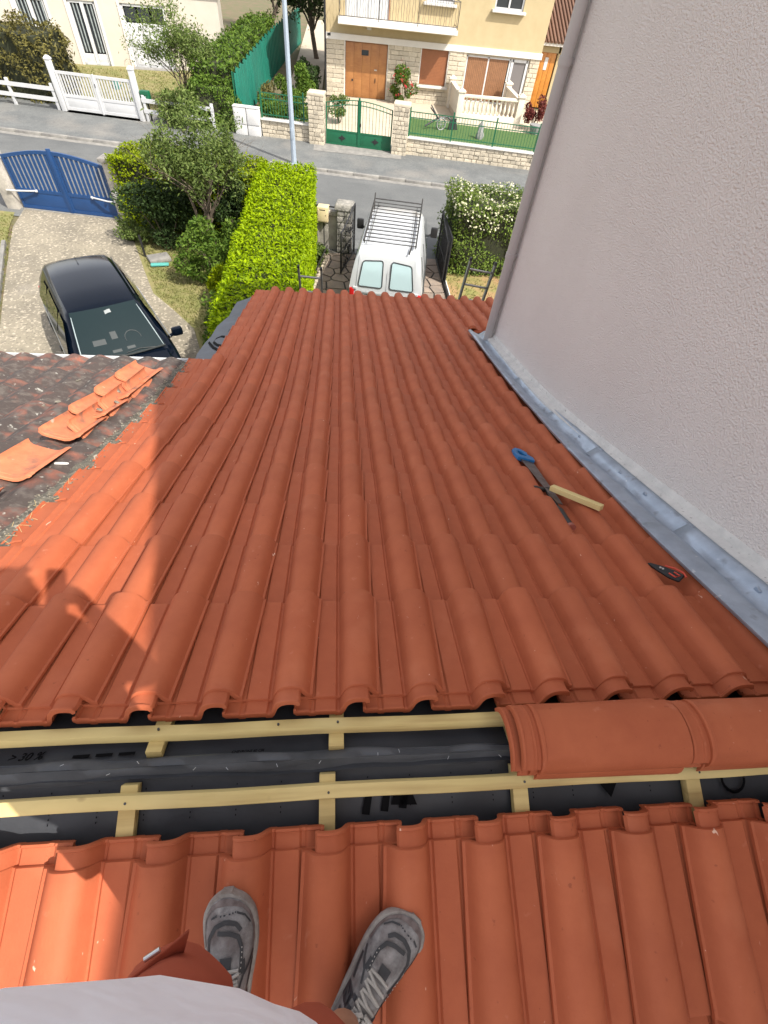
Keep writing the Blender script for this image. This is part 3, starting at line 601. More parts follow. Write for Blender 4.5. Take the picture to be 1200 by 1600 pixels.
# yard drive: crazy paving pieces under the van
pv = poly('yard_drive', [(.05, 6.4), (3.62, 6.4), (3.68, 13.9), (.45, 14.3), (.42, 13.6), (.1, 12.1)], G + .006, m_joint)
def clip_poly(P, a, b, c):      # keep points with a*x+b*y<=c
    out = []
    for i in range(len(P)):
        p, q = P[i], P[(i + 1) % len(P)]; dp = a * p[0] + b * p[1] - c; dq = a * q[0] + b * q[1] - c
        if dp <= 0: out.append(p)
        if dp * dq < 0: t = dp / (dp - dq); out.append((p[0] + t * (q[0] - p[0]), p[1] + t * (q[1] - p[1])))
    return out
seeds = [(x + random.uniform(-.16, .16), y + random.uniform(-.16, .16)) for x in np.arange(-.1, 3.9, .40) for y in np.arange(8.6, 14.3, .40)]
for i, (x, y) in enumerate(seeds):
    P = [(x - .6, y - .6), (x + .6, y - .6), (x + .6, y + .6), (x - .6, y + .6)]
    for j, (u, v) in enumerate(seeds):
        if i != j and abs(u - x) < 1.1 and abs(v - y) < 1.1:
            dx, dy = u - x, v - y; d = math.hypot(dx, dy); P = clip_poly(P, dx / d, dy / d, (dx * x + dy * y) / d + d / 2 - .022)
            if len(P) < 3: break
    P = clip_poly(P, 1, 0, 3.62); P = clip_poly(P, -1, 0, -.12) if P else P; P = clip_poly(P, 0, 1, 14.05) if P else P
    if len(P) < 3: continue
    mb = MB(); mb.prism(P, .022, None, (0, 0, G + .008 + random.uniform(0, .006))); mb.build('paving_stone', m_crazy, pv)
poly('flower_bed', [(3.68, 6.4), (9, 6.4), (9, 13.0), (3.7, 13.4)], G + .004, mat('dry_bed', (0.33, 0.20, 0.10), .95, col2=(0.20, 0.20, 0.06), scale=1.6, bump=.6, bscale=30))
for i in range(14):
    pass
mb = MB(); e = thing('bed_edging', 'dark scalloped plastic edging between the yard paving and the flower bed', 'edging', (3.66, 11, G)); 
for i in range(34): mb = MB(); mb.box((random.gauss(0, .006), -2.6 + i * .14, .05), (.03, .11, .12), bev=.012); mb.build('edging_block', m_black, e, 40)
bx('white_edging_strip', (3.73, 11.0, G + .05), (.022, 4.6, .1), m_whitedirty); tag(bpy.data.objects['white_edging_strip'], 'thin white edging strip beside the black scalloped edging', 'edging')
e = thing('stone_edging', 'row of pale rough stones along the left side of the yard paving', 'edging', (.2, 12.6, G))
for i in range(16): t = i / 15; x, y = lerp(-.05, .42, t) - .2, lerp(11.0, 13.6, t) - 12.6; mb = MB(); mb.box((x, y, .05), (.11, .15, .13), rotm(0, 0, random.uniform(-.4, .1)), taper=.8, bev=.02); mb.build('edging_stone', m_flag, e, 50)
# ------------------------------------------------------------------ entrance pillar, fence, gates around the van
m_wall_old = mat('weathered_concrete', (0.42, 0.395, 0.345), .95, col2=(0.25, 0.235, 0.205), scale=3.5, bump=.5, bscale=30)
m_stonegrey = mat('lichen_stone', (0.36, 0.34, 0.30), .95, col2=(0.16, 0.155, 0.14), scale=7, bump=.8, bscale=22, bdist=.02, rnd=.15)
m_iron = mat('black_iron', (0.018, 0.018, 0.02), .5)
ent = thing('gate_pillar', 'rough grey stone gate pillar with a lichen-covered cap beside the iron gate', 'pillar', (.93, 14.32, G), ka)
bx('core', (0, 0, .55), (.40, .34, 1.1), m_stonegrey, ent, bev=.02)
for r in range(7):
    for c in range(2):
        for sd in (-1, 1):
            mb = MB(); mb.box((-.1 + c * .2 + random.uniform(-.01, .01), sd * .175, .09 + r * .16), (.18, .05, .145), bev=.02); mb.build('stone', m_stonegrey, ent, 50)
mb = MB(); mb.box((0, 0, 1.20), (.56, .48, .16), bev=.05, taper=.85); mb.build('cap_stone', m_stonegrey, ent, 50)
lw = thing('low_wall', 'weathered low concrete panel wall with dark coping beside the gate pillar', 'wall', (-.35, 14.55, G), ka)
for i in range(4): bx('panel', (-1.1 + i * .55 + .25, 0, .45), (.53, .07, .9), m_wall_old, lw, bev=.006); bx('post', (-1.1 + i * .55 - .02, -.01, .47), (.05, .10, .94), m_wall_old, lw, bev=.006)
bx('coping', (-.02, 0, .97), (2.3, .20, .10), m_stonegrey, lw, bev=.015)
bx('rail', (-.02, .02, 1.10), (2.3, .03, .03), m_iron, lw)
pb = thing('letter_box', 'cream metal letter box on the low wall between hedge and gate pillar', 'letter box', (.33, 14.38, -3.98), ka)
m_cream = mat('cream_metal', (0.66, 0.55, 0.33), .5, var=.08, scale=6)
bx('body', (0, 0, .13), (.30, .28, .36), m_cream, pb, bev=.008); bx('door', (0, -.143, .11), (.25, .01, .27), m_cream, pb, bev=.004); bx('slot', (0, -.147, .25), (.16, .008, .016), m_dark, pb)
mb = MB(); mb.tube([(.09, -.15, .12), (.09, -.152, .12)], .012, 8); mb.build('lock', m_steel, pb)
mb = MB(); mb.tube([(0, .05, -.85), (0, .05, -.05)], .03, 8); mb.build('post', m_iron, pb)
def iron_gate(hinge, free, label, seed):
    rr = random.Random(seed); h = Vector(hinge); f = Vector(free); d = f - h; Ln = d.length; t = thing('iron_gate', label, 'gate', h, math.atan2(d.y, d.x), 'open wrought iron gate leaves by the van')
    def top(u): return 1.32 - .26 * math.sin(u * math.pi / 2) ** 1.3
    mb = MB(); mb.tube([(0, 0, .05), (0, 0, top(0))], .022, 6); mb.tube([(Ln, 0, .05), (Ln, 0, top(1))], .022, 6); mb.tube([(Ln * u, 0, top(u)) for u in np.linspace(0, 1, 10)], .020, 6); mb.tube([(0, 0, .08), (Ln, 0, .08)], .018, 6); mb.tube([(0, 0, .55), (Ln, 0, .55)], .014, 6); mb.build('frame', m_iron, t, 50)
    for i in range(1, 11):
        u = i / 11; mb = MB(); mb.tube([(Ln * u, 0, .08), (Ln * u, 0, top(u))], .009, 5); mb.build('bar', m_iron, t)
    for i in range(24):
        u, z = rr.uniform(.06, .9), rr.uniform(.15, 1.0); r0 = rr.uniform(.05, .09); sgn = rr.choice((-1, 1))
        mb = MB(); mb.tube([(Ln * u + r0 * (1 - k / 14) * math.cos(sgn * k * .6), .012, z + r0 * (1 - k / 14) * math.sin(sgn * k * .6)) for k in range(13)], .008, 5); mb.build('scroll', m_iron, t)
    return t
iron_gate((1.20, 14.05, G + .03), (.82, 12.75, G + .03), 'open black wrought iron gate leaf left of the white van', 1)
iron_gate((3.62, 13.95, G + .03), (3.62, 12.6, G + .03), 'open black wrought iron gate leaf right of the white van, by the jasmine hedge', 2)
bx('gate_backing', (3.70, 13.2, G + .62), (.03, 1.3, 1.2), m_iron); tag(bpy.data.objects['gate_backing'], 'narrow black sheet screen behind the right iron gate leaf', 'screen')
# timber brace in the bed by the hedge
mb = MB(); mb.tube([(-.05, 11.9, G + .05), (.45, 13.4, G + .5)], .02, 6); o = mb.build('leaning_stake', m_steel); tag(o, 'dark stake leaning low against the concrete panel wall', 'stake')
# ------------------------------------------------------------------ ladders against the eave
m_alu = mat('dull_aluminium', (0.20, 0.195, 0.19), .4, metal=.6, var=.2, scale=10)
m_alul = mat('bright_aluminium', (0.33, 0.32, 0.31), .35, metal=.7, var=.2, scale=10)
def ladder(tl, tr, label, ext=True):
    tl, tr = Vector(tl), Vector(tr); mid = (tl + tr) / 2; t = thing('ladder', label, 'ladder', (mid.x, mid.y + 1.0, G), 0)
    foot = Vector((0, .25, G)); o0 = Vector((mid.x, mid.y + 1.0, G))
    a = tl - o0; b = tr - o0; dn = Vector((0, .80, -(tl.z - G)))
    a2, b2 = a + dn, b + dn; mm = m_alul
    for p, q in ((a, a2), (b, b2)):
        mb = MB(); rows = []; d = (q - p).normalized(); n = Vector((1, 0, 0)); c = d.cross(n)
        for w in (p, q): rows.append([w + n * x + c * y for x, y in ((-.014, -.034), (.014, -.034), (.014, .034), (-.014, .034))])
        mb.rings(rows); mb.build('rail', m_alu, t)
        bx('end_cap', p - d * .006, (.034, .05, .05), m_black, t, bev=.006)
    L = (a2 - a).length; k = int(L / .28)
    for i in range(k):
        u = (.16 + i * .28) / L; p, q = a + (a2 - a) * u, b + (b2 - b) * u; mb = MB(); mb.tube([p, q], .017, 8); mb.build('rung', mm, t, 60)
    return t
ladder((.17, 7.0, -1.97), (.51, 7.0, -1.99), 'narrow ladder rising above the eave beside the laurel hedge')
ladder((2.77, 7.0, -1.72), (3.17, 7.0, -1.77), 'wider ladder rising above the eave between the van and the grey wall')
# ------------------------------------------------------------------ street lamp
m_galv = mat('galvanised_blue', (0.38, 0.45, 0.53), .45, metal=.3, var=.1, scale=2)
lp = thing('street_lamp', 'tall grey-blue faceted street lamp post on the far pavement', 'street lamp', (-.97, 21.45, G))
mb = MB(); mb.tube([(0, 0, -.1), (0, 0, 8.2)], [.095, .055], 8); mb.build('post', m_galv, lp)
bx('access_door', (0, -.088, 1.0), (.09, .012, .35), m_galv, lp, bev=.003)
mb = MB(); mb.tube([(0, 0, 8.2), (0, -.4, 8.55), (0, -1.0, 8.7)], .04, 8); mb.build('arm', m_galv, lp, 50); bx('lantern', (0, -1.25, 8.68), (.28, .62, .14), m_galv, lp, bev=.04)
mb = MB(); mb.tube([(0, 0, .06), (0, 0, .09)], .16, 16); mb.build('base_plate', m_galv, lp)
# ------------------------------------------------------------------ gates and fences
m_bluegate = mat('navy_gate_paint', (0.012, 0.055, 0.17), .4, var=.12, scale=4)
m_green = mat('green_gate_paint', (0.010, 0.115, 0.055), .4, var=.15, scale=5)
m_teal = mat('green_metal_sheet', (0.008, 0.135, 0.095), .5, var=.2, scale=2, rnd=.12)
def gatepost_line(a, b): d = Vector(b) - Vector(a); return math.atan2(d.y, d.x), d.length
bgp = (-8.57, 15.96, G); ang, BL = gatepost_line(bgp, (-5.70, 15.58, G))
t = thing('blue_gate', 'navy blue arched double gate with vertical slats and solid lower panels', 'gate', bgp, ang)
def btop(u): return 1.27 + .21 * math.sin(math.pi * u)
mid = BL / 2
for x0, x1 in ((0.02, mid - .045), (mid + .045, BL - .02)):
    for x in (x0 + .03, x1 - .03): bx('stile', (x, 0, .04 + btop(x / BL) / 2), (.06, .05, btop(x / BL)), m_bluegate, t)
    mb = MB(); mb.rings([[(x, y, btop(x / BL) + z) for y, z in ((-.028, -.04), (.028, -.04), (.028, .04), (-.028, .04))] for x in np.linspace(x0, x1, 12)]); mb.build('arched_rail', m_bluegate, t)
    bx('rail', ((x0 + x1) / 2, 0, .50), (x1 - x0, .052, .08), m_bluegate, t); bx('rail', ((x0 + x1) / 2, 0, .07), (x1 - x0, .052, .08), m_bluegate, t)
    bx('lower_panel', ((x0 + x1) / 2, 0, .285), (x1 - x0 - .1, .024, .38), m_bluegate, t, bev=.004)
    nS = 10
    for i in range(nS):
        x = lerp(x0 + .12, x1 - .12, i / (nS - 1)); h = btop(x / BL) - .54; bx('slat', (x, 0, .54 + h / 2), (.072, .022, h), m_bluegate, t)
bx('meeting_stile', (mid, -.012, .04 + .76), (.10, .06, 1.56), m_bluegate, t, bev=.006)
for sgn, xh in ((1, .0), (-1, BL)):
    mb = MB(); mb.tube([(xh - sgn * .12, -.22, .52), (xh + sgn * .15, -.20, .52), (xh + sgn * .62, -.07, .52)], .022, 8); mb.build('actuator_arm', m_white, t, 60)
    mb = MB(); mb.tube([(xh + sgn * .62, -.08, .52), (xh + sgn * .67, -.05, .52)], .034, 8); mb.build('actuator_bracket', m_white, t)
m_cap2 = mat('grey_pillar_cap', (0.30, 0.285, 0.26), .95, col2=(.17, .16, .15), scale=9, bump=.5, bscale=30)
m_pil = mat('dirty_pillar_render', (0.52, 0.48, 0.41), .95, col2=(0.30, 0.28, 0.25), scale=3.2, bump=.3, bscale=30)
for nm, x, y, lab in (('r', -5.48, 15.50, 'render gate pillar with grey cap right of the blue gate, against the hedge'), ('l', -8.80, 15.99, 'render gate pillar at the left end of the blue gate')):
    p = thing('gate_pillar', lab, 'pillar', (x, y, G), ang); bx('shaft', (0, 0, .74), (.34, .34, 1.48), m_pil, p, bev=.012); mb = MB(); mb.box((0, 0, 1.53), (.46, .46, .10), bev=.02); mb.box((0, 0, 1.60), (.36, .36, .06), taper=.5); mb.build('cap', m_cap2, p, 50)
    if nm == 'r':
        bx('control_box', (-.02, -.19, .68), (.16, .10, .24), m_whitedirty, p, bev=.01); bx('control_box', (.04, -.19, .36), (.18, .06, .16), m_pil, p, bev=.01)
        mb = MB(); mb.tube([(.06, -.19, 0), (.06, -.19, .5)], .016, 6); mb.build('conduit', m_pvc, p)
bx('side_wall', (-4.9, 15.34, G + .4), (1.0, .18, .8), m_pil, None, rz=ang); tag(bpy.data.objects['side_wall'], 'short rendered wall stub under the hedge beside the right gate pillar', 'wall')
# white gate and ranch fence across the road
wang, WL = gatepost_line((-10.78, 25.92, G), (-7.50, 25.40, G)); zp = .07
t = thing('white_gate', 'white double gate with slatted top and solid lower panels across the road', 'gate', (-10.78, 25.92, G + zp), wang)
for x in (0, WL):
    bx('post', (x, 0, .78), (.19, .19, 1.6), m_white, t, bev=.015); mb = MB(); mb.box((x, 0, 1.61), (.22, .22, .05)); mb.box((x, 0, 1.67), (.20, .20, .07), taper=.4); mb.build('post_cap', m_white, t)
for x0, x1 in ((.12, WL / 2 - .02), (WL / 2 + .02, WL - .12)):
    for x in (x0 + .05, x1 - .05): bx('stile', (x, 0, .66), (.09, .05, 1.22), m_white, t)
    for z in (.10, .52, 1.23): bx('rail', ((x0 + x1) / 2, 0, z), (x1 - x0 - .18, .048, .09), m_white, t)
    bx('lower_panel', ((x0 + x1) / 2, 0, .31), (x1 - x0 - .18, .02, .34), m_white, t, bev=.003)
    for i in range(11): bx('slat', (lerp(x0 + .16, x1 - .16, i / 10), 0, .875), (.055, .022, .62), m_white, t)
bx('latch', (WL / 2, -.035, .95), (.03, .03, .12), m_steel, t)
bx('centre_post', (WL / 2, -.01, .66), (.05, .065, 1.27), m_white, t)
mb = MB(); mb.box((WL / 2, 0, -.03), (WL, .3, .06)); mb.build('threshold', m_kerb, t)
def ranch(x0, x1, label):
    a = (x0, sy(24.2, x0), G + zp); b = (x1, sy(24.2, x1), G + zp); an, Ln = gatepost_line(a, b); t = thing('ranch_fence', label, 'fence', a, an)
    for z in (.34, .68): bx('rail', (Ln / 2, -.03, z), (Ln, .04, .13), m_white, t)
    k = max(2, int(Ln / 1.5) + 1)
    for i in range(k): bx('post', (lerp(.08, Ln - .08, i / (k - 1)), .01, .42), (.11, .09, .86), m_white, t, bev=.008)
ranch(-16.6, -10.95, 'low white two-rail fence left of the white gate under the hedge'); ranch(-7.35, -4.4, 'low white two-rail fence right of the white gate behind the shrub')
mbx = thing('green_mailbox', 'dark green metal mailbox beside the white gate', 'mailbox', (-7.18, 25.45, G + .75), wang)
bx('body', (0, 0, .15), (.36, .24, .30), m_green, mbx, bev=.03); bx('flap', (0, -.125, .22), (.28, .01, .08), m_green, mbx); bx('post', (0, .05, -.38), (.05, .05, .76), m_steel, mbx); bx('emblem', (.0, -.128, .10), (.10, .004, .07), m_white, mbx)
# green sheet fence between the two gardens
t = thing('sheet_fence', 'tall green metal sheet fence with scalloped top between the two gardens', 'fence', (-3.5, 25.3, G), 0)
fp = [(-3.5, 25.3), (-3.35, 30), (-3.15, 35), (-2.75, 41), (-2.1, 48)]; L = 0; segs = []
for (xa, ya), (xb, yb) in zip(fp, fp[1:]):
    n = max(1, round(math.hypot(xb - xa, yb - ya) / 1.0))
    for i in range(n): segs.append(((lerp(xa, xb, i / n), lerp(ya, yb, i / n)), (lerp(xa, xb, (i + 1) / n), lerp(ya, yb, (i + 1) / n))))
for (xa, ya), (xb, yb) in segs:
    mb = MB(); rows = []; n = 10; dx, dy = xb - xa, yb - ya; l = math.hypot(dx, dy); nx, ny = dy / l, -dx / l
    for i in range(n + 1):
        u = i / n; o_ = .035 * (1 if i in (0, 1, 5, 6, 10) else -1); x, y = lerp(xa, xb, u) + nx * o_ + 3.5, lerp(ya, yb, u) + ny * o_ - 25.3; tz = 1.85 - .10 * math.sin(math.pi * u) + .04
        rows.append([(x, y, 0), (x, y, tz)])
    mb.rings(rows, closed=False); mb.build('sheet_panel', m_teal, t); bx('post', (xa + 3.5 - .03, ya - 25.3, .95), (.05, .05, 1.9), m_green, t)
# meter cabinets
m_cab = mat('grey_white_cabinet', (0.62, 0.62, 0.61), .6, var=.15, scale=5)
for i, lab in ((0, 'left one of two white meter cabinets by the green fence'), (1, 'right one of two white meter cabinets, against the low stone wall')):
    x = -3.30 + i * .53; t = thing('meter_cabinet', lab, 'cabinet', (x, sy(24.17, x), G + zp), ka, 'meter cabinets on the far pavement')
    bx('plinth', (0, 0, .17), (.50, .26, .34), m_cab, t, bev=.01); bx('body', (0, 0, .62), (.51, .28, .56), m_cab, t, bev=.012); bx('door', (0, -.145, .62), (.45, .012, .50), m_cab, t, bev=.004); bx('lid', (0, 0, .915), (.53, .31, .03), m_cab, t)
# ------------------------------------------------------------------ yellow house plot
m_lime = mat('cut_limestone', (0.53, 0.475, 0.375), .9, col2=(0.42, 0.37, 0.28), scale=4, rnd=.13, bump=.5, bscale=25, bdist=.01)
m_mort = mat('pale_mortar', (0.40, 0.35, 0.27), .95, var=.2, scale=10)
m_yellow = mat('yellow_render', (0.45, 0.365, 0.215), .9, col2=(0.41, 0.33, 0.188), scale=2, bump=.2, bscale=60)
m_band = mat('white_band', (0.62, 0.60, 0.56), .8, var=.06, scale=3)
m_oak = mat('oak_door', (0.33, 0.145, 0.045), .45, col2=(0.25, 0.10, 0.03), scale=2); mixlayer(m_oak, (.42, .20, .07), 9, .5, .7, .6, 5, stretch=(.4, 1, 9))
m_shut = mat('brown_shutter', (0.28, 0.105, 0.042), .5, var=.12, scale=4)
m_curt = mat('brown_blind', (0.26, 0.125, 0.058), .6, var=.2, scale=5)
m_glass = mat('window_glass', (0.03, 0.035, 0.04), .06, spec=.7)
m_orange = mat('orange_wood_door', (0.50, 0.21, 0.035), .4, col2=(.40, .15, .02), scale=3)
def stones(parent, x0, x1, z0, z1, y, rows, wmin, wmax, m, holes=(), depth=.05, gap=.014, rz=None, side=-1, rough=.012, seed=3):
    """courses of single stones on a face (local x along, z up), leaving openings"""
    rr = random.Random(seed); h = (z1 - z0) / rows
    for r in range(rows):
        x = x0
        while x < x1 - .03:
            w = min(rr.uniform(wmin, wmax), x1 - x)
            if x1 - x - w < wmin * .5: w = x1 - x
            cx, cz = x + w / 2, z0 + (r + .5) * h
            a, b = x, x + w
            for hx0, hx1, hz0, hz1 in holes:
                if cz + h * .4 > hz0 and cz - h * .4 < hz1:
                    if a < hx0 < b: b = hx0
                    if a < hx1 < b: a = hx1
                    if a >= hx0 and b <= hx1: a = b
            if b - a > .05:
                o = bpy.data.objects.new('stone', STONE); o.data = STONES[rr.randrange(len(STONES))]
                o.location = ((a + b) / 2, y + side * (depth / 2 - rr.uniform(0, rough)), cz); o.scale = (b - a - gap, depth, h - gap); link(o, parent)
            x += w
STONES = []
for q in range(6):
    mb = MB(); mb.box((0, 0, 0), (1, 1, 1), bev=.09); vs = [(x + random.gauss(0, .025), y + random.gauss(0, .05), z + random.gauss(0, .03)) for x, y, z in mb.v]; mb.v = vs; me = mb.mesh('stone', 50); me.materials.append(m_lime); STONES.append(me)
STONE = STONES[0]
ZG = G + .05
# front boundary: pillars, low walls, railings, gate
def ppillar(x, label, w=.62):
    t = thing('stone_gate_pillar', label, 'pillar', (x, sy(24.3, x), ZG), ka); bx('core', (0, 0, .78), (w - .06, w - .10, 1.56), m_mort, t)
    for sd in (-1, 1): stones(t, -w / 2, w / 2, 0, 1.56, sd * (w / 2 - .05), 11, .12, .24, m_lime, side=sd, depth=.06, seed=int(x * 7) + sd)
    mb = MB(); mb.box((0, 0, 1.61), (w + .04, w, .10), bev=.02); mb.build('cap', m_lime, t, 40)
    for sd in (-1, 1):
        for r in range(11):
            for c in range(2):
                o = bpy.data.objects.new('stone', STONES[(r + c) % 6]); o.location = (sd * (w / 2 - .02), -.12 + c * .25, (r + .5) * .142); o.scale = (.05, .22, .128); link(o, t)
    return t
ppillar(-.15, 'pale cut-stone gate pillar left of the green gate'); ppillar(3.27, 'pale cut-stone gate pillar right of the green gate, in partial shade')
def lowwall(x0, x1, label, seed):
    a = (x0, sy(24.3, x0), ZG); Ln = (x1 - x0) / math.cos(ka); t = thing('low_stone_wall', label, 'wall', a, ka)
    bx('core', (Ln / 2, .06, .28), (Ln, .20, .56), m_mort, t); stones(t, 0, Ln, 0, .56, -.03, 4, .13, .34, m_lime, depth=.07, seed=seed, rough=.03); bx('coping', (Ln / 2, .03, .585), (Ln, .32, .05), m_band, t, bev=.01)
    f = thing('green_railing', label.replace('low stone wall', 'green bar railing on the low stone wall'), 'railing', (x0, sy(24.3, x0) + .03, ZG + .61), ka)
    for z in (.12, .62, .80): bx('rail', (Ln / 2, 0, z), (Ln, .028, .028), m_green, f)
    k = int(Ln / 1.75) + 1
    for i in range(k + 1): bx('post', (min(Ln - .03, .03 + i * 1.75), 0, .47), (.055, .055, .94), m_green, f)
    nb = int(Ln / .115)
    bm_ = MB(); bm_.tube([(0, 0, .03), (0, 0, .80)], .0095, 6); bme = bm_.mesh('bar'); bme.materials.append(m_green)
    for i in range(nb): o = bpy.data.objects.new('bar', bme); o.location = (.06 + i * .115, 0, 0); link(o, f)
lowwall(3.58, 9.9, 'low stone wall in front of the artificial lawn', 5); lowwall(-2.46, -.46, 'low stone wall between the meter cabinets and the pillar', 6)
ga = (.19, sy(24.3, .19), ZG); GLn = 2.74 / math.cos(ka)
t = thing('green_gate', 'green arched double gate with bars and diamond ornaments on its panels', 'gate', ga, ka)
def gtop(u): return 1.36 + .17 * math.sin(math.pi * u)
for x0, x1 in ((.02, GLn / 2 - .03), (GLn / 2 + .03, GLn - .02)):
    for x in (x0 + .02, x1 - .02): bx('stile', (x, 0, gtop(x / GLn) / 2), (.05, .05, gtop(x / GLn)), m_green, t)
    for dz in (0, -.14):
        mb = MB(); mb.tube([(x, 0, gtop(x / GLn) + dz) for x in np.linspace(x0, x1, 10)], .017, 6); mb.build('arched_rail', m_green, t, 60)
    bx('rail', ((x0 + x1) / 2, 0, .50), (x1 - x0, .04, .05), m_green, t); bx('rail', ((x0 + x1) / 2, 0, .06), (x1 - x0, .04, .05), m_green, t); bx('lower_panel', ((x0 + x1) / 2, 0, .28), (x1 - x0 - .06, .02, .40), m_green, t, bev=.004)
    for i in range(9):
        x = lerp(x0 + .12, x1 - .12, i / 8); mb = MB(); mb.tube([(x, 0, .5), (x, 0, gtop(x / GLn))], .0095, 6); mb.build('bar', m_green, t)
    cx = (x0 + x1) / 2; mb = MB(); mb.prism([(-.15, 0), (0, -.08), (.15, 0), (0, .08)], .014, Matrix.Rotation(math.pi / 2, 3, 'X'), (cx, -.008, .28)); mb.prism([(-.05, 0), (0, -.12), (.05, 0), (0, .12)], .02, Matrix.Rotation(math.pi / 2, 3, 'X'), (cx, -.008, .28)); mb.build('diamond_ornament', m_iron, t)
bx('meeting_stile', (GLn / 2, -.01, .80), (.075, .06, 1.64), m_green, t); bx('latch', (GLn / 2 + .07, -.04, .78), (.05, .03, .10), m_iron, t)
poly('gate_apron', [(-.3, 23.2), (3.3, 22.9), (3.4, 24.2), (-.3, 24.6)], G + .078, m_kerb)
poly('garden_drive', [(0.1, 24.5), (3.3, 24.1), (3.9, 32.7), (.3, 32.7)], ZG + .01, m_flag)
poly('artificial_lawn', [(3.5, 24.0), (11.2, 22.8), (11.2, 28.3), (4.3, 29.6)], ZG + .016, m_turf)
poly('patio', [(3.9, 29.5), (12.5, 28.2), (12.5, 33.5), (3.9, 33.5)], ZG + .012, m_flag)
poly('side_path', [(-2.0, 30), (-.2, 30), (-.2, 60), (-2.0, 60)], ZG + .006, m_flag)
# the house itself
yh = thing('yellow_house', 'yellow two-storey house with cut-stone ground floor and white balcony', 'house', (5.6, 32.8, ZG))
def Y(x, dy, z): return (x - 5.6, dy, z - ZG)
mb = MB()
def wall_with_holes(mb, x0, x1, z0, z1, holes, th=.3):
    xs = sorted({x0, x1, *[h[0] for h in holes], *[h[1] for h in holes]}); zs = sorted({z0, z1, *[h[2] for h in holes], *[h[3] for h in holes]})
    for xa, xb in zip(xs, xs[1:]):
        for za, zb in zip(zs, zs[1:]):
            cx, cz = (xa + xb) / 2, (za + zb) / 2
            if any(h[0] < cx < h[1] and h[2] < cz < h[3] for h in holes): continue
            mb.box((cx - 5.6, th / 2, cz - ZG), (xb - xa, th, zb - za))
HG = [(1.04, 3.20, ZG, -2.60), (4.94, 6.36, -3.97, -2.61), (7.32, 10.66, -4.50, -2.66)]
HU = [(1.0, 3.18, -1.78, .35), (4.9, 6.3, -.98, .45), (8.3, 9.75, -.98, .45)]
wall_with_holes(mb, .06, 11.2, ZG - .1, -2.58, HG); mb.build('wall', m_mort, yh)
mb = MB(); wall_with_holes(mb, .05, 11.2, -2.36, .9, HU); mb.build('wall', m_yellow, yh)
mb = MB(); mb.box(Y(.17, 4.5, -2.0), (.25, 8.4, 5.6)); mb.box(Y(11.08, 4.5, -2.0), (.24, 8.4, 5.6)); mb.box(Y(5.6, 8.9, -2.0), (11.1, .3, 5.6)); mb.build('wall', m_yellow, yh)
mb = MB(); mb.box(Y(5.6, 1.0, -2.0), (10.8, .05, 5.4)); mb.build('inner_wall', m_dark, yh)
bx('band', Y(5.62, .10, -2.47), (11.26, .38, .23), m_band, yh)
stones(yh, .04 - 5.6, 11.2 - 5.6, 0, -2.58 - ZG, 0.0, 12, .30, .56, m_lime, holes=[(a - 5.6 - .03, b - 5.6 + .03, c - ZG - (.07 if i else 0), d - ZG + .0) for i, (a, b, c, d) in enumerate(HG)], depth=.05, seed=11, rough=.015)
g = MB(); g.box(Y(2.12, .10, (ZG - 2.60) / 2), (2.10, .05, -2.62 - ZG)); gd = g.build('garage_door', m_oak, yh)
for i in range(5):
    bx('door_plank', Y(1.04 + .22 + i * .43, .07, (ZG - 2.62) / 2), (.418, .022, -2.66 - ZG), m_oak, gd, bev=.004)
bx('glass_pane', Y(2.05, .055, -2.98), (.36, .012, .20), m_glass, gd); bx('handle', Y(2.62, .04, -4.0), (.03, .04, .16), m_iron, gd); bx('letter_slot', Y(2.62, .05, -3.6), (.14, .012, .05), m_staple, gd); bx('knob', Y(1.42, .05, -4.05), (.08, .02, .08), m_iron, gd)
for x in (1.0, 3.24): bx('jamb', Y(x, .05, (ZG - 2.58) / 2), (.07, .12, -2.6 - ZG), m_band, yh)
sh = MB(); sh.box(Y(5.65, .10, -3.29), (1.40, .03, 1.34)); sh = sh.build('roller_shutter', m_shut, yh)
for i in range(24): bx('slat', Y(5.65, .079, -3.93 + i * .056), (1.38, .014, .048), m_shut, sh)
for x in (4.92, 6.38): bx('window_jamb', Y(x, .04, -3.29), (.05, .12, 1.38), m_band, yh)
bx('window_sill', Y(5.66, -.05, -4.03), (1.66, .28, .09), m_band, yh, bev=.01)
pw = MB(); pw.box(Y(8.5, .10, -2.70), (2.34, .08, .07)); pw.box(Y(8.5, .10, -4.47), (2.34, .08, .07)); pw.box(Y(7.36, .10, -3.58), (.07, .08, 1.80)); pw.box(Y(8.5, .10, -3.58), (.07, .08, 1.8)); pw.box(Y(9.66, .10, -3.58), (.09, .08, 1.8)); pw = pw.build('picture_window', m_white, yh)
bx('pane', Y(7.93, .11, -3.58), (1.06, .012, 1.7), m_glass, pw).hide_render = False
for i in range(22): bx('blind_slat', Y(7.46 + i * .098, .05 + .02, -3.58), (.088, .012, 1.70), m_curt, pw)
dw = MB(); dw.box(Y(9.78, .08, -3.58), (.13, .10, 1.84)); dw.box(Y(10.58, .08, -3.58), (.12, .10, 1.84)); dw.box(Y(10.18, .08, -2.72), (.8, .10, .12)); dw.box(Y(10.18, .08, -4.43), (.8, .1, .14)); dw = dw.build('glazed_door', m_white, yh)
bx('pane', Y(10.18, .09, -3.58), (.70, .02, 1.64), mat('grey_glass', (.16, .15, .15), .25), dw); bx('handle', Y(9.80, .02, -3.6), (.03, .05, .14), m_steel, dw)
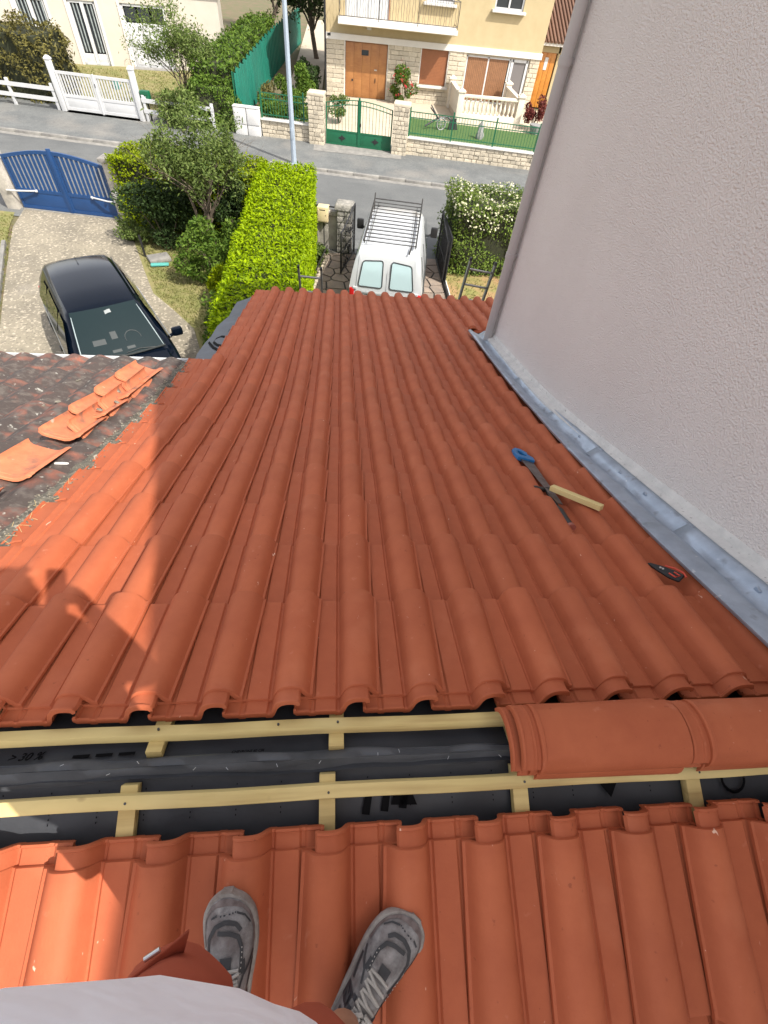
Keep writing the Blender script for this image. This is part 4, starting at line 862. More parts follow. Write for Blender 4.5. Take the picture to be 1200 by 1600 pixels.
# upper floor
ud = MB(); ud.box(Y(2.09, .12, -.72), (2.16, .06, 2.12)); ud = ud.build('balcony_door', m_white, yh)
for i in range(4): bx('door_leaf', Y(1.28 + i * .54, .08, -.72), (.50, .03, 2.06), m_white, ud, bev=.006)
bx('door_edge', Y(3.16, .06, -.72), (.05, .10, 2.1), m_shut, ud)
for x0, x1 in ((4.9, 6.3), (8.3, 9.75)):
    w_ = MB(); c = (x0 + x1) / 2
    for z in (-.95, .42): w_.box(Y(c, .10, z), (x1 - x0, .08, .08))
    for x in (x0 + .04, c, x1 - .04): w_.box(Y(x, .10, -.27), (.08, .08, 1.3))
    w_ = w_.build('upper_window', m_white, yh); bx('pane', Y(c, .12, -.27), (x1 - x0 - .1, .012, 1.3), m_glass, w_); bx('sill', Y(c, -.06, -1.03), (x1 - x0 + .24, .30, .10), m_band, w_, bev=.01); bx('inner_shutter', Y(c, .20, -.27), (x1 - x0 - .1, .02, 1.28), m_shut, w_)
bal = MB(); bal.box(Y(3.58, -.50, -1.845), (5.82, 1.0, .17)); bal = bal.build('balcony', m_band, yh)
mb = MB(); mb.box(Y(3.58, -.5, -1.945), (5.70, .96, .03)); mb.build('soffit', m_yellow, bal)
brail = MB()
for z in (-1.66, -.82): brail.tube([Y(.72, -.02, z), Y(.72, -.94, z), Y(6.44, -.94, z), Y(6.44, -.02, z)], .018, 6)
for x in (.72, 2.6, 4.5, 6.44): brail.tube([Y(x, -.94, -1.76), Y(x, -.94, -.80)], .018, 6)
brail = brail.build('balustrade', m_steel, yh)
bmb = MB(); bmb.tube([(0, 0, 0), (.02, -.05, .2), (-.01, -.02, .45), (.02, -.05, .65), (0, 0, .84)], .008, 5); bme = bmb.mesh('bar', 60); bme.materials.append(m_steel)
for i in range(44): o = bpy.data.objects.new('bar', bme); o.location = Y(.80 + i * .13, -.94, -1.66); o.rotation_euler = (0, 0, 3.14 * (i % 2)); link(o, brail)
for i in range(6): o = bpy.data.objects.new('bar', bme); o.location = Y(.72, -.85 + i * .14, -1.66); o.rotation_euler = (0, 0, 1.57); link(o, brail)
bx('outdoor_lamp', Y(2.2, -.10, -2.08), (.22, .16, .10), m_white, yh, bev=.02)
bx('house_number', Y(.22, -.10, -2.42), (.16, .01, .10), m_glass, yh)
mb = MB(); mb.add([Y(-.4, -.6, .9), Y(11.7, -.6, .9), Y(11.7, 9.4, .9), Y(-.4, 9.4, .9), Y(5.65, 4.4, 3.2)], [(0, 1, 4), (1, 2, 4), (2, 3, 4), (3, 0, 4)]); mb.build('roof', m_old, yh)
mb = MB(); mb.tube([Y(0.03, -.06, -4.6), Y(.03, -.06, .9)], .05, 8); mb.build('downpipe', m_iron, yh, 60)
# terrace balustrade
tb = thing('terrace', 'small raised terrace with white stone balusters before the picture window', 'terrace', (8.2, 30.2, ZG))
m_balu = mat('white_stone', (0.66, 0.60, 0.50), .8, var=.12, scale=6)
bx('platform', (0, 0.9, .14), (3.1, 3.0, .28), m_flag, tb); bx('base_wall', (0, -.72, .20), (3.2, .26, .40), m_balu, tb, bev=.01)
bx('hand_rail', (0, -.72, 1.06), (3.2, .24, .10), m_balu, tb, bev=.015)
for sx in (-1, 1):
    bx('side_wall', (sx * 1.5, .9, .62), (.12, 3.0, .80), m_balu, tb, bev=.01); bx('side_rail', (sx * 1.5, .9, 1.06), (.22, 3.0, .08), m_balu, tb)
    for y in (-.72, 2.2):
        mb = MB(); mb.box((sx * 1.52, y, .60), (.30, .30, 1.2), bev=.01); mb.box((sx * 1.52, y, 1.22), (.38, .38, .06)); mb.box((sx * 1.52, y, 1.28), (.26, .26, .08), taper=.5); mb.build('newel', m_balu, tb, 40)
prof_b = [(.055, 0), (.06, .05), (.035, .08), (.05, .14), (.075, .22), (.06, .34), (.035, .46), (.05, .54), (.06, .60), (.055, .64)]
mb = MB(); mb.rings([[(r * math.cos(t), r * math.sin(t), z) for t in np.linspace(0, 2 * math.pi, 10, endpoint=False)] for r, z in prof_b]); bme = mb.mesh('baluster', 50); bme.materials.append(m_balu)
for i in range(12): o = bpy.data.objects.new('baluster', bme); o.location = (-1.21 + i * .22, -.72, .39); link(o, tb)
# side annex with brown roof and orange door
an = thing('annex', 'low yellow annex with brown tiled roof and orange door beyond the yellow house', 'house', (13.0, 34.3, ZG))
mb = MB(); mb.box((-1.68, .15, 1.35), (.24, .3, 2.7)); mb.box((1.4, .15, 1.35), (3.6, .3, 2.7)); mb.box((-.95, .15, 2.55), (1.3, .3, .5)); mb.box((0, 2.5, 1.35), (3.6, 3.5, 2.6)); mb.build('wall', m_yellow, an)
dd = MB(); dd.box((-1.0, .12, 1.15), (1.1, .06, 2.3)); dd = dd.build('door', m_orange, an)
for i in range(4): bx('door_plank', (-1.38 + i * .26, .075, 1.15), (.245, .03, 2.28), m_orange, dd, bev=.004)
bx('door_pane', (-.95, .05, 1.85), (.18, .02, .5), m_white, dd)
bx('fascia', (.4, -.32, 2.66), (4.6, .05, .14), m_band, an)
m_brown = mat('brown_tiles', (0.16, 0.085, 0.055), .9, var=.3, scale=12, rnd=.1)
rf = MB(); rf.add([(-1.9, -.4, 2.72), (2.7, -.4, 2.72), (2.7, 4.2, 4.6), (-1.9, 4.2, 4.6)], [(0, 1, 2, 3)]); rf = rf.build('roof', m_brown, an)
for i in range(22): mb = MB(); mb.tube([(-1.85 + i * .2, -.42, 2.74), (-1.85 + i * .2, 4.2, 4.62)], .06, 8); mb.build('tile_course', m_brown, rf, 60)
# ------------------------------------------------------------------ white house across the road
m_creamw = mat('cream_white_render', (0.53, 0.49, 0.42), .9, col2=(0.49, 0.45, 0.38), scale=1.2, bump=.2, bscale=50)
wy = math.atan(.15); wo = Vector((-12.84, 34.72, G))
wh = thing('white_house', 'cream white bungalow with tall white french windows and a white front door', 'house', wo, wy)
k = 1 / math.cos(wy)
def WX(x): return (x + 12.84) * k
holes = [(WX(-15.2), WX(-13.8), .0, 2.40), (WX(-12.78), WX(-11.5), .04, 2.42), (WX(-10.36), WX(-8.25), .0, 2.45)]
mb = MB(); x0, x1 = WX(-17.6), WX(-5.6)
xs = sorted({x0, x1, *[h[0] for h in holes], *[h[1] for h in holes]})
for xa, xb in zip(xs, xs[1:]):
    hh = [h for h in holes if h[0] < (xa + xb) / 2 < h[1]]; z0 = hh[0][3] if hh else -.1; mb.box(((xa + xb) / 2, .15, (z0 + 3.2) / 2), (xb - xa, .3, 3.2 - z0))
mb.box((x1 - .15, 4, 1.55), (.3, 7.6, 3.3)); mb.build('wall', m_creamw, wh)
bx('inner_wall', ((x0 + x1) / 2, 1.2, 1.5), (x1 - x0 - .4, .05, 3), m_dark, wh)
m_curtain = mat('grey_curtain', (.30, .34, .34), .8, var=.3, scale=3)
for i, (a, b, z0, z1) in enumerate(holes[:2]):
    f = MB(); c = (a + b) / 2; f.box((c, .10, z1 - .05), (b - a, .1, .10)); f.box((c, .10, z0 + .05), (b - a, .1, .10)); f.box((a + .06, .10, (z0 + z1) / 2), (.12, .1, z1 - z0)); f.box((b - .06, .10, (z0 + z1) / 2), (.12, .1, z1 - z0)); f.box((c, .09, (z0 + z1) / 2), (.16, .1, z1 - z0 - .1)); f = f.build('french_window', m_white, wh)
    for sx in (-1, 1):
        bx('pane', (c + sx * (b - a) / 4, .12, (z0 + z1) / 2 + .22), ((b - a) / 2 - .18, .012, z1 - z0 - .62), m_glass, f); bx('lower_panel', (c + sx * (b - a) / 4, .10, z0 + .27), ((b - a) / 2 - .18, .04, .36), m_white, f, bev=.006)
        for q in range(5): mb = MB(); mb.tube([(c + sx * (b - a) / 4 + (q - 2) * .075, .107, z0 + .5), (c + sx * (b - a) / 4 + (q - 2) * .085, .105, z1 - .12)], .035, 6); mb.build('curtain_fold', m_curtain, f, 80) if (q + i) % 2 == 0 else None
    for x in (a - .06, b + .06): bx('surround', (x, -.012, (z0 + z1) / 2 + .05), (.12, .06, z1 - z0 + .1), m_band, wh)
a, b, z0, z1 = holes[2]; c = (a + b) / 2
d = MB(); d.box((c, .10, z1 - .05), (b - a, .1, .10)); d.box((a + .06, .1, z1 / 2), (.12, .1, z1)); d.box((b - .06, .1, z1 / 2), (.12, .1, z1)); d.box((c, .12, .88), (b - a - .2, .06, 1.76)); d = d.build('front_door', m_white, wh)
for i in range(3):
    x = a + .12 + (i + .5) * (b - a - .24) / 3; wd = (b - a - .24) / 3 - .05
    bx('door_leaf', (x, .08, .88), (wd, .05, 1.72), m_white, d, bev=.012); bx('raised_panel', (x, .05, .45), (wd - .16, .02, .55), m_white, d, bev=.008); bx('raised_panel', (x, .05, 1.25), (wd - .16, .02, .75), m_white, d, bev=.008); bx('pane', (x, .10, 2.06), (wd - .05, .02, .50), m_glass, d)
bx('surround', (a - .06, -.012, 1.25), (.12, .06, 2.5), m_band, wh); bx('house_number', (c + .0, -.01, 2.72), (.16, .01, .16), m_bluegate, wh)
bx('threshold', (c, -.25, .03), (b - a + .3, .5, .10), m_kerb, wh)
mb = MB(); mb.add([(x0 - .3, -.3, 3.2), (x1 + .3, -.3, 3.2), (x1 + .3, 8.2, 3.2), (x0 - .3, 8.2, 3.2), (x0 + 2, 4, 5), (x1 - 2, 4, 5)], [(0, 1, 5, 4), (1, 2, 5), (2, 3, 4, 5), (3, 0, 4), (0, 3, 2, 1)]); mb.build('roof', m_old, wh)
poly('front_lawn', [(-18, 27.2), (-4.4, 25.0), (-4.0, 36), (-18, 34)], G + .062, m_lawn)
# ------------------------------------------------------------------ vegetation
lf_laurel = leafmat('laurel_leaves', (0.09, 0.16, 0.001), (0.35, 0.48, 0.002), .34, .5)
lf_laurel_d = leafmat('laurel_leaves_deep', (0.08, 0.13, 0.002), (0.30, 0.37, 0.004), .30, .5)
lf_olive = leafmat('grey_green_leaves', (0.06, 0.105, 0.022), (0.20, 0.255, 0.075), .35)
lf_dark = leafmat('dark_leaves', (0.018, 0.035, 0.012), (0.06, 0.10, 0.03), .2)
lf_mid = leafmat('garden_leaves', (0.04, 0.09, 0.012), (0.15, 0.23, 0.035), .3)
lf_dry = leafmat('brownish_hedge_leaves', (0.06, 0.055, 0.018), (0.19, 0.17, 0.05), .25)
lf_jas = leafmat('jasmine_leaves', (0.045, 0.09, 0.012), (0.20, 0.27, 0.05), .3)
lf_cream = leafmat('cream_flowers', (0.52, 0.50, 0.30), (0.80, 0.78, 0.60), .3)
lf_rose = leafmat('rose_flowers', (0.45, 0.03, 0.04), (0.65, 0.10, 0.10), .3)
lf_red = leafmat('red_shrub_leaves', (0.09, 0.02, 0.02), (0.22, 0.06, 0.045), .25)
lf_grass = leafmat('grass_blades', (0.09, 0.11, 0.025), (0.26, 0.25, 0.085), .3)
m_core = mat('dark_hedge_core', (0.030, 0.035, 0.012), .95, col2=(0.012, 0.014, 0.006), scale=14)  # dark colour of the light-blocking box added inside each hedge
m_bark = mat('bark', (0.16, 0.125, 0.09), .95, col2=(0.09, 0.07, 0.05), scale=10, bump=.6, bscale=30)
def hedge(name, label, x0, x1, y0, y1, z1, lm, dens, size, rz=0.0, z0=G, cat='hedge', wob=.07, pivot=None, flower=None, sh=None):
    cx, cy = (x0 + x1) / 2, (y0 + y1) / 2; hx, hy, H = (x1 - x0) / 2, (y1 - y0) / 2, z1 - z0
    t = thing(name, label, cat, (cx, cy, z0), rz)
    bm = bmesh.new(); bmesh.ops.create_grid(bm, x_segments=1, y_segments=1, size=1); bm.free()
    MB().box((0, 0, (H - .14) / 2), (2 * hx - .24, 2 * hy - .24, H - .14)).build('light_block_core', m_core, t)  # inner box added to stop light passing through the leaves
    areas = {'top': 4 * hx * hy, 'x-': 2 * hy * H, 'x+': 2 * hy * H, 'y-': 2 * hx * H, 'y+': 2 * hx * H}; Ps = []; Os = []
    for k, a in areas.items():
        n = int(a * dens); u = RNG.uniform(-1, 1, n); v = RNG.uniform(0, 1, n); dpt = RNG.uniform(-.16, .05, n)
        if k == 'top': P = np.stack([u * hx, (v * 2 - 1) * hy, H + dpt], 1); O = (0, 0, 1)
        elif k[0] == 'x': s = 1 if k[1] == '+' else -1; P = np.stack([s * (hx + dpt), u * hy, v * H], 1); O = (s, 0, .3)
        else: s = 1 if k[1] == '+' else -1; P = np.stack([u * hx, s * (hy + dpt), v * H], 1); O = (0, s, .3)
        Ps.append(P); Os.append(np.tile(np.array(O, float), (n, 1)))
    P = np.concatenate(Ps); O = np.concatenate(Os)
    w = wob * (np.sin(P[:, 0] * 4.1 + P[:, 1] * 2.3) + np.sin(P[:, 1] * 5.3 - P[:, 2] * 3.7) + np.sin(P[:, 2] * 6.1 + P[:, 0] * 3.3)) / 2
    P = P + O * w[:, None]
    leaf_mesh('foliage', P, size, lm, t, .5, .48, out=O * .8, dirs=O * .9 + np.array([0, 0, .5]))
    if flower:
        fm, frac, sel = flower; k = sel(P) & (RNG.uniform(size=len(P)) < frac); leaf_mesh('blossom', P[k] + O[k] * .05, size * .8, fm, t, .6, .8, out=O[k])
    return t
hedge('laurel_hedge', 'long clipped bright yellow-green laurel hedge beside the new roof', -1.34, .10, 6.9, 14.85, -2.88, lf_laurel, 1250, .080, wob=.028)
hedge('laurel_hedge', 'clipped laurel hedge along the street behind the blue gate pillar', -5.35, -1.3, 14.75, 16.0, -3.05, lf_laurel_d, 800, .085, rz=ka, wob=.08)
hedge('jasmine_hedge', 'dense hedge with creamy white blossom right of the white van', 3.80, 6.4, 13.15, 14.75, -2.98, lf_jas, 700, .075, wob=.13, flower=(lf_cream, .22, lambda P: (P[:, 2] > 1.30 + .25 * np.sin(P[:, 0] * 3)) & (P[:, 0] < .5)))
hedge('brown_hedge', 'rounded brownish green hedge behind the low white fence', -17.5, -11.2, 27.2, 29.6, -2.55, lf_dry, 240, .13, wob=.30, rz=ka)
hedge('boundary_hedge', 'green hedge running along the green metal sheet fence', -5.0, -3.6, 26.0, 41, -2.85, lf_mid, 230, .15, wob=.25, rz=R(-2.5))
hedge('ivy_mass', 'dark green ivy mass at the street end of the boundary hedge', -5.3, -3.55, 25.0, 26.3, -3.35, lf_mid, 420, .11, wob=.2)
def branch(mb, p, d, L, r, lev, tips, seg=4):
    pts = [Vector(p)]; rs = [r]; d = Vector(d).normalized()
    for i in range(seg): d = (d + Vector((random.gauss(0, .14), random.gauss(0, .14), random.gauss(.05, .10)))).normalized(); pts.append(pts[-1] + d * L / seg); rs.append(r * (1 - .6 * (i + 1) / seg))
    mb.tube(pts, rs, 6 if lev else 9, caps=False)
    if lev == 0 or r < .008: tips.append(pts[-1]); tips.append(pts[-2]); return
    for k in range(random.choice((3, 3, 4))):
        i = random.randint(2, seg); a = random.uniform(0, 6.28); dd = (d * .8 + Vector((math.cos(a), math.sin(a), random.uniform(-.1, .5))) * .85); branch(mb, pts[i], dd, L * random.uniform(.55, .8), rs[i] * .7, lev - 1, tips, seg)
def tree(name, label, base, H, lean, r0, lm, nleaf, size, lev=3, spread=.3, cat='tree', stems=1, shrink=.30, group=None, maxr=None):
    t = thing(name, label, cat, base, 0, group); mb = MB(); tips = []
    for s in range(stems): branch(mb, (random.gauss(0, .06) * (stems > 1), random.gauss(0, .06) * (stems > 1), -.05), Vector(lean) + Vector((random.gauss(0, spread), random.gauss(0, spread), 1)) , H * .42, r0, lev, tips)
    mb.build('trunk', m_bark, t, 60)
    T = np.array([tuple(q) for q in tips]); k = RNG.integers(0, len(T), nleaf); P = T[k] + RNG.normal(size=(nleaf, 3)) * shrink * RNG.uniform(.5, 1.2, len(T))[k][:, None]
    if maxr: P = P[(P[:, 0] ** 2 + P[:, 1] ** 2) < (maxr * (1 + .18 * np.sin(P[:, 2] * 5 + P[:, 0] * 4))) ** 2]
    P[:, 2] = np.maximum(P[:, 2], .1); leaf_mesh('crown', P, size, lm, t, .5, .42); return t
tree('garden_tree', 'loose grey-green leafy tree overhanging the street hedge in the neighbouring garden', (-2.55, 13.3, G), 3.9, (.03, .03, 0), .07, lf_olive, 14500, .09, 3, .09, stems=4, shrink=.19, maxr=1.05)
def bush(name, label, c, r, lm, n, size, cat='shrub', lumps=14, lump_r=.4, group=None, twigs=True):
    c = Vector(c); t = thing(name, label, cat, (c.x, c.y, G), 0, group); h = c.z - G
    P = blob_points(n, (0, 0, h), r, lumps=lumps, lump_r=lump_r); P = P[P[:, 2] > .02]; leaf_mesh('foliage', P, size, lm, t, .5, .45)
    mb = MB(); rr = (r if isinstance(r, (tuple, list)) else (r, r, r))
    for i in range(7): a = random.uniform(0, 6.28); mb.tube([(0, 0, -.03), (rr[0] * .3 * math.cos(a), rr[1] * .3 * math.sin(a), h * .6), (rr[0] * .6 * math.cos(a), rr[1] * .6 * math.sin(a), h + rr[2] * .3)], [.022, .014, .005], 5)
    mb.build('stems', m_bark, t, 60); return t
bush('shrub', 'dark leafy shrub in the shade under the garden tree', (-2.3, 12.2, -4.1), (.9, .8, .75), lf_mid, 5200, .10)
bush('shrub', 'light green bush between the garden tree and the laurel hedge', (-1.75, 11.0, -4.35), (.55, .6, .5), lf_laurel_d, 2600, .10)
bush('shrub', 'green shrub by the laurel hedge nearest the old roof', (-1.75, 9.3, -4.35), (.5, .7, .5), lf_mid, 2600, .09)
bush('shrub', 'small shrub at the foot of the right blue gate pillar', (-4.75, 14.2, -4.5), (.6, .5, .35), lf_olive, 2000, .08)
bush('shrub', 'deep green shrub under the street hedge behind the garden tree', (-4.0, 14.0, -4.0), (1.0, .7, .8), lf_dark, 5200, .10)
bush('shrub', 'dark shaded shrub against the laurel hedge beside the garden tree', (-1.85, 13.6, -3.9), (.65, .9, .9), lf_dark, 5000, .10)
tree('tall_shrub', 'tall upright shrub beside the white gate and the front door of the bungalow', (-5.95, 27.2, G), 4.1, (0, 0, 0), .045, lf_olive, 7500, .11, 3, .07, 'shrub', stems=6, shrink=.17)
bush('shrub', 'grey-green leafy bush on the pavement edge below the tall upright shrub', (-5.9, 25.2, -4.15), (1.0, .7, .7), lf_olive, 4000, .12)
for i, (x, y, h, r, lab) in enumerate(((-7.5, 47, 7, .2, 'dark tree far behind the white bungalow'), (-4.6, 50, 7, .2, 'dark tree far behind the end of the boundary hedge'), (-10.5, 50, 7, .2, 'dark tree far behind the bungalow roof'), (-.75, 42.5, 6.5, .16, 'dark slender tree close by the left corner of the yellow house'), (14.5, 44, 7, .2, 'dark tree behind the brown annex roof'))):
    tree('background_tree', lab, (x, y, G), h, (0, 0, 0), r, lf_dark, 8000, .22, 3, .25, stems=1 if i != 3 else 2, shrink=.55 if i != 3 else .42, group='dark trees behind the houses')
bush('shrub', 'leafy shrub behind the green railing left of the stone pillar', (-1.6, 26.2, -4.15), (1.05, .9, .65), lf_mid, 4500, .12)
bush('shrub', 'tall green bush in the side garden of the yellow house', (-1.35, 29.6, -4.0), (.8, 1.0, .8), lf_mid, 4200, .13)
bush('shrub', 'brownish bush beside the green sheet fence', (-2.5, 29.2, -4.3), (.6, .9, .5), lf_dry, 2400, .12)
bush('shrub', 'dark bush at the left corner of the yellow house', (-.9, 33.2, -4.1), (.7, 1.2, .7), lf_dark, 3000, .13)
rb = bush('rose_bush', 'climbing rose with red blooms between garage door and shuttered window', (4.05, 32.15, -3.95), (.75, .40, .85), lf_mid, 2600, .11, lumps=18, lump_r=.3)
P = blob_points(90, (0, -.1, -3.85 - G), (.8, .45, .95), lumps=30, lump_r=.2); leaf_mesh('blossom', P, .10, lf_rose, rb, .5, .9)
bush('red_shrub', 'dark red leaved shrub beside the right end of the terrace', (10.55, 29.3, -4.0), (.55, .5, .6), lf_red, 2200, .11)
bush('planter_shrub', 'grey-green small shrub behind the left leaf of the green gate', (.75, 27.6, -4.15), (.5, .5, .45), lf_olive, 1500, .10)
bush('low_plant', 'spiky grey-green plant at the foot of the concrete panel wall', (.12, 13.5, -4.62), (.35, .45, .22), lf_olive, 700, .16)
# grass: countless blades, one mesh per patch
def grass(name, label, pts_fn, n, size):
    P = pts_fn(n); o = leaf_mesh(name, P, size, lf_grass, None, -.2, .18, dirs=np.tile([0, 0, 1.0], (len(P), 1))); tag(o, label, 'grass', kind='stuff'); return o
def in_poly(poly_, n):
    xs = [p[0] for p in poly_]; ys = [p[1] for p in poly_]; out_ = []
    X = RNG.uniform(min(xs), max(xs), n * 2); Yy = RNG.uniform(min(ys), max(ys), n * 2); ins = np.zeros(len(X), bool); j = len(poly_) - 1
    for i in range(len(poly_)):
        xi, yi = poly_[i]; xj, yj = poly_[j]; c = ((yi > Yy) != (yj > Yy)) & (X < (xj - xi) * (Yy - yi) / (yj - yi + 1e-12) + xi); ins ^= c; j = i
    P = np.stack([X[ins], Yy[ins], np.full(ins.sum(), G + .025)], 1); return P[:n]
grass('lawn_grass', 'short dry grass beside the concrete drive', lambda n: in_poly([(-4.8, 13.9), (-3.7, 11.3), (-2.45, 9.8), (-1.5, 7.0), (-.4, 6.8), (-.3, 14.4), (-5.0, 15.0)], n), 12000, .075)
grass('verge_grass', 'rough grass left of the concrete drive', lambda n: in_poly([(-12, 15.8), (-8.6, 15.4), (-8.3, 14.5), (-7.6, 12.4), (-6.6, 9.5), (-6.1, 7), (-9, 6)], n), 9000, .085)
grass('bungalow_grass', 'patchy grass in front of the white bungalow', lambda n: in_poly([(-13, 27), (-5, 25.6), (-4.5, 35), (-13, 34)], n) + np.array([0, 0, .05]), 6000, .12)
grass('bed_grass', 'tufts of grass in the flower bed behind the right ladder', lambda n: in_poly([(3.8, 9), (6.5, 9), (6.5, 13), (3.8, 13)], n), 1500, .10)
# fallen leaves along the fence
# ornaments on the artificial lawn
m_gs = mat('grey_stone', (.30, .30, .29), .9, col2=(.16, .16, .16), scale=14)
pw_ = thing('old_plough', 'black antique plough ornament with a grey wheel on the artificial lawn', 'ornament', (5.55, 27.9, ZG), R(15))
mb = MB(); mb.tube([(-.75, 0, .15), (-.2, 0, .42), (.35, 0, .50), (.7, 0, .30)], .04, 6); mb.build('beam', m_iron, pw_, 50)
mb = MB(); mb.tube([(-.1, .02, .42), (-.5, .12, .9)], .028, 6); mb.build('handle', m_iron, pw_); mb = MB(); mb.tube([(-.1, -.02, .42), (-.62, -.12, .85)], .028, 6); mb.build('handle', m_iron, pw_)
mb = MB(); mb.prism([(.45, .05), (.95, .0), (.80, .45), (.50, .40)], .06, Matrix.Rotation(math.pi / 2, 3, 'X')); mb.build('mouldboard', m_iron, pw_)
mb = MB(); mb.tube([(.05 + .22 * math.cos(q), -.05, .23 + .22 * math.sin(q)) for q in np.linspace(0, 6.28, 18)], .03, 6); [mb.tube([(.05, -.05, .23), (.05 + .2 * math.cos(q), -.05, .23 + .2 * math.sin(q))], .014, 5) for q in np.linspace(0, 5.2, 6)]; mb.build('wheel', m_gs, pw_, 60)
mb = MB(); mb.rings([[(r * (1 + .2 * math.sin(3 * q + z * 9)) * math.cos(q), r * (1 + .15 * math.cos(2 * q)) * math.sin(q), z) for q in np.linspace(0, 2 * math.pi, 10, endpoint=False)] for r, z in ((.16, 0), (.18, .12), (.13, .3), (.11, .42), (.10, .52), (.05, .62), (.015, .70))]); o = mb.build('stone_statue', m_gs, None, 40); o.location = (7.35, 26.9, ZG + .016); tag(o, 'small grey stone statue standing alone on the artificial lawn', 'statue')
mb = MB(); mb.rings([[(r * math.cos(q), r * math.sin(q), z) for q in np.linspace(0, 2 * math.pi, 12, endpoint=False)] for r, z in ((.22, 0), (.26, .1), (.30, .3), (.33, .32), (.33, .36))]); o = mb.build('stone_planter', m_gs, None, 40); o.location = (10.5, 28.6, ZG + .016); tag(o, 'round grey stone planter below the red leaved shrub', 'planter')
o = MB().box((0, 0, .04), (.55, .40, .10), bev=.03).build('garden_slab', m_kerb, None, 40); o.location = (-4.05, 13.1, G + .02); o.rotation_euler = (0, 0, .5); tag(o, 'grey flat slab in the grass near the garden tree', 'slab')
mb = MB(); mb.tube([(0, 0, 0), (0, 0, .55)], .03, 6); o = mb.build('garden_stake', m_black, None); o.location = (-4.45, 13.25, G); tag(o, 'short black stake at the edge of the concrete drive', 'stake')
o = MB().box((0, 0, .03), (.45, .12, .05), bev=.02).build('turquoise_toy', mat('turquoise_plastic', (.10, .38, .34), .5), None, 40); o.location = (-3.95, 12.75, G + .03); o.rotation_euler = (0, 0, .2); tag(o, 'turquoise plastic piece lying in the grass', 'toy')
st = MB(); st.tube([(.0, 0, 0), (0, 0, .8)], .02, 6); 
for q in range(10): st.tube([(.22 * math.cos(q * .63), 0, .75 + .22 * math.sin(q * .63)), (.22 * math.cos((q + 1) * .63), 0, .75 + .22 * math.sin((q + 1) * .63))], .018, 5)
for q in range(5): st.tube([(-.2 * math.cos(q * .63), 0, .75 - .2 * math.sin(q * .63)), (.2 * math.cos(q * .63), 0, .75 + .2 * math.sin(q * .63))], .008, 4)
o = st.build('round_trellis', m_flag, None); o.location = (-9.35, 31.2, G + .06); tag(o, 'small round cream trellis on the bungalow lawn by the front door', 'trellis')
wc = MB(); wc.rings([[(r * math.cos(q), r * math.sin(q), z) for q in np.linspace(0, 2 * math.pi, 10, endpoint=False)] for r, z in ((.16, 0), (.17, .25), (.12, .32))]); wc.tube([(.15, 0, .08), (.38, 0, .34)], .025, 6); wc.tube([(-.15, 0, .28), (-.28, 0, .2), (-.15, 0, .06)], .018, 6); o = wc.build('watering_can', m_teal, None, 40); o.location = (-9.9, 30.2, G + .06); tag(o, 'green watering can on the bungalow lawn', 'watering can')
# ------------------------------------------------------------------ vehicles
m_vanw = mat('van_white_paint', (0.50, 0.525, 0.535), .28, coat=.5, var=.05, scale=3)
m_vglass = mat('pale_van_glass', (0.42, 0.56, 0.58), .10, spec=.6)
m_dglass = mat('dark_car_glass', (0.010, 0.020, 0.022), .04, spec=.32)
m_tyre = mat('tyre_rubber', (0.02, 0.02, 0.02), .8)
m_rim = mat('wheel_steel', (.45, .45, .46), .35, metal=.8)
m_tail = mat('tail_light_red', (.42, .012, .012), .2)
m_seal = mat('rubber_seal', (.03, .035, .035), .6)
m_carb = mat('black_blue_car_paint', (0.002, 0.0045, 0.010), .14, coat=.0, spec=.26)
m_plate = mat('number_plate', (.72, .72, .68), .4)
m_int = mat('car_interior', (.035, .04, .04), .8)
m_intl = mat('grey_trim', (.25, .27, .27), .6); m_dash = mat('dashboard_grey', (.035, .043, .044), .6)
def loft(sections, m, name, parent, smooth=35):
    mb = MB(); mb.rings(sections); return mb.build(name, m, parent, smooth)
def wheel(parent, x, y, r=.31, w=.2):
    s = 1 if x > 0 else -1; mb = MB(); pr_ = [(r * .62, -w / 2), (r * .93, -w / 2), (r, -w * .35), (r, w * .35), (r * .93, w / 2), (r * .62, w / 2)]
    mb.rings([[(x + d, y + q * math.cos(t), r + q * math.sin(t)) for q, d in pr_] for t in np.linspace(0, 2 * math.pi, 21)], closed=True, cap0=False, cap1=False); wh_ = mb.build('wheel', m_tyre, parent, 40)
    mb = MB(); mb.tube([(x + s * w * .30, y, r), (x + s * w * .36, y, r)], [r * .63, r * .55], 18); mb.build('rim', m_rim, wh_, 40); mb = MB(); mb.tube([(x + s * w * .36, y, r), (x + s * w * .42, y, r)], r * .18, 10); mb.build('hub', m_seal, wh_)
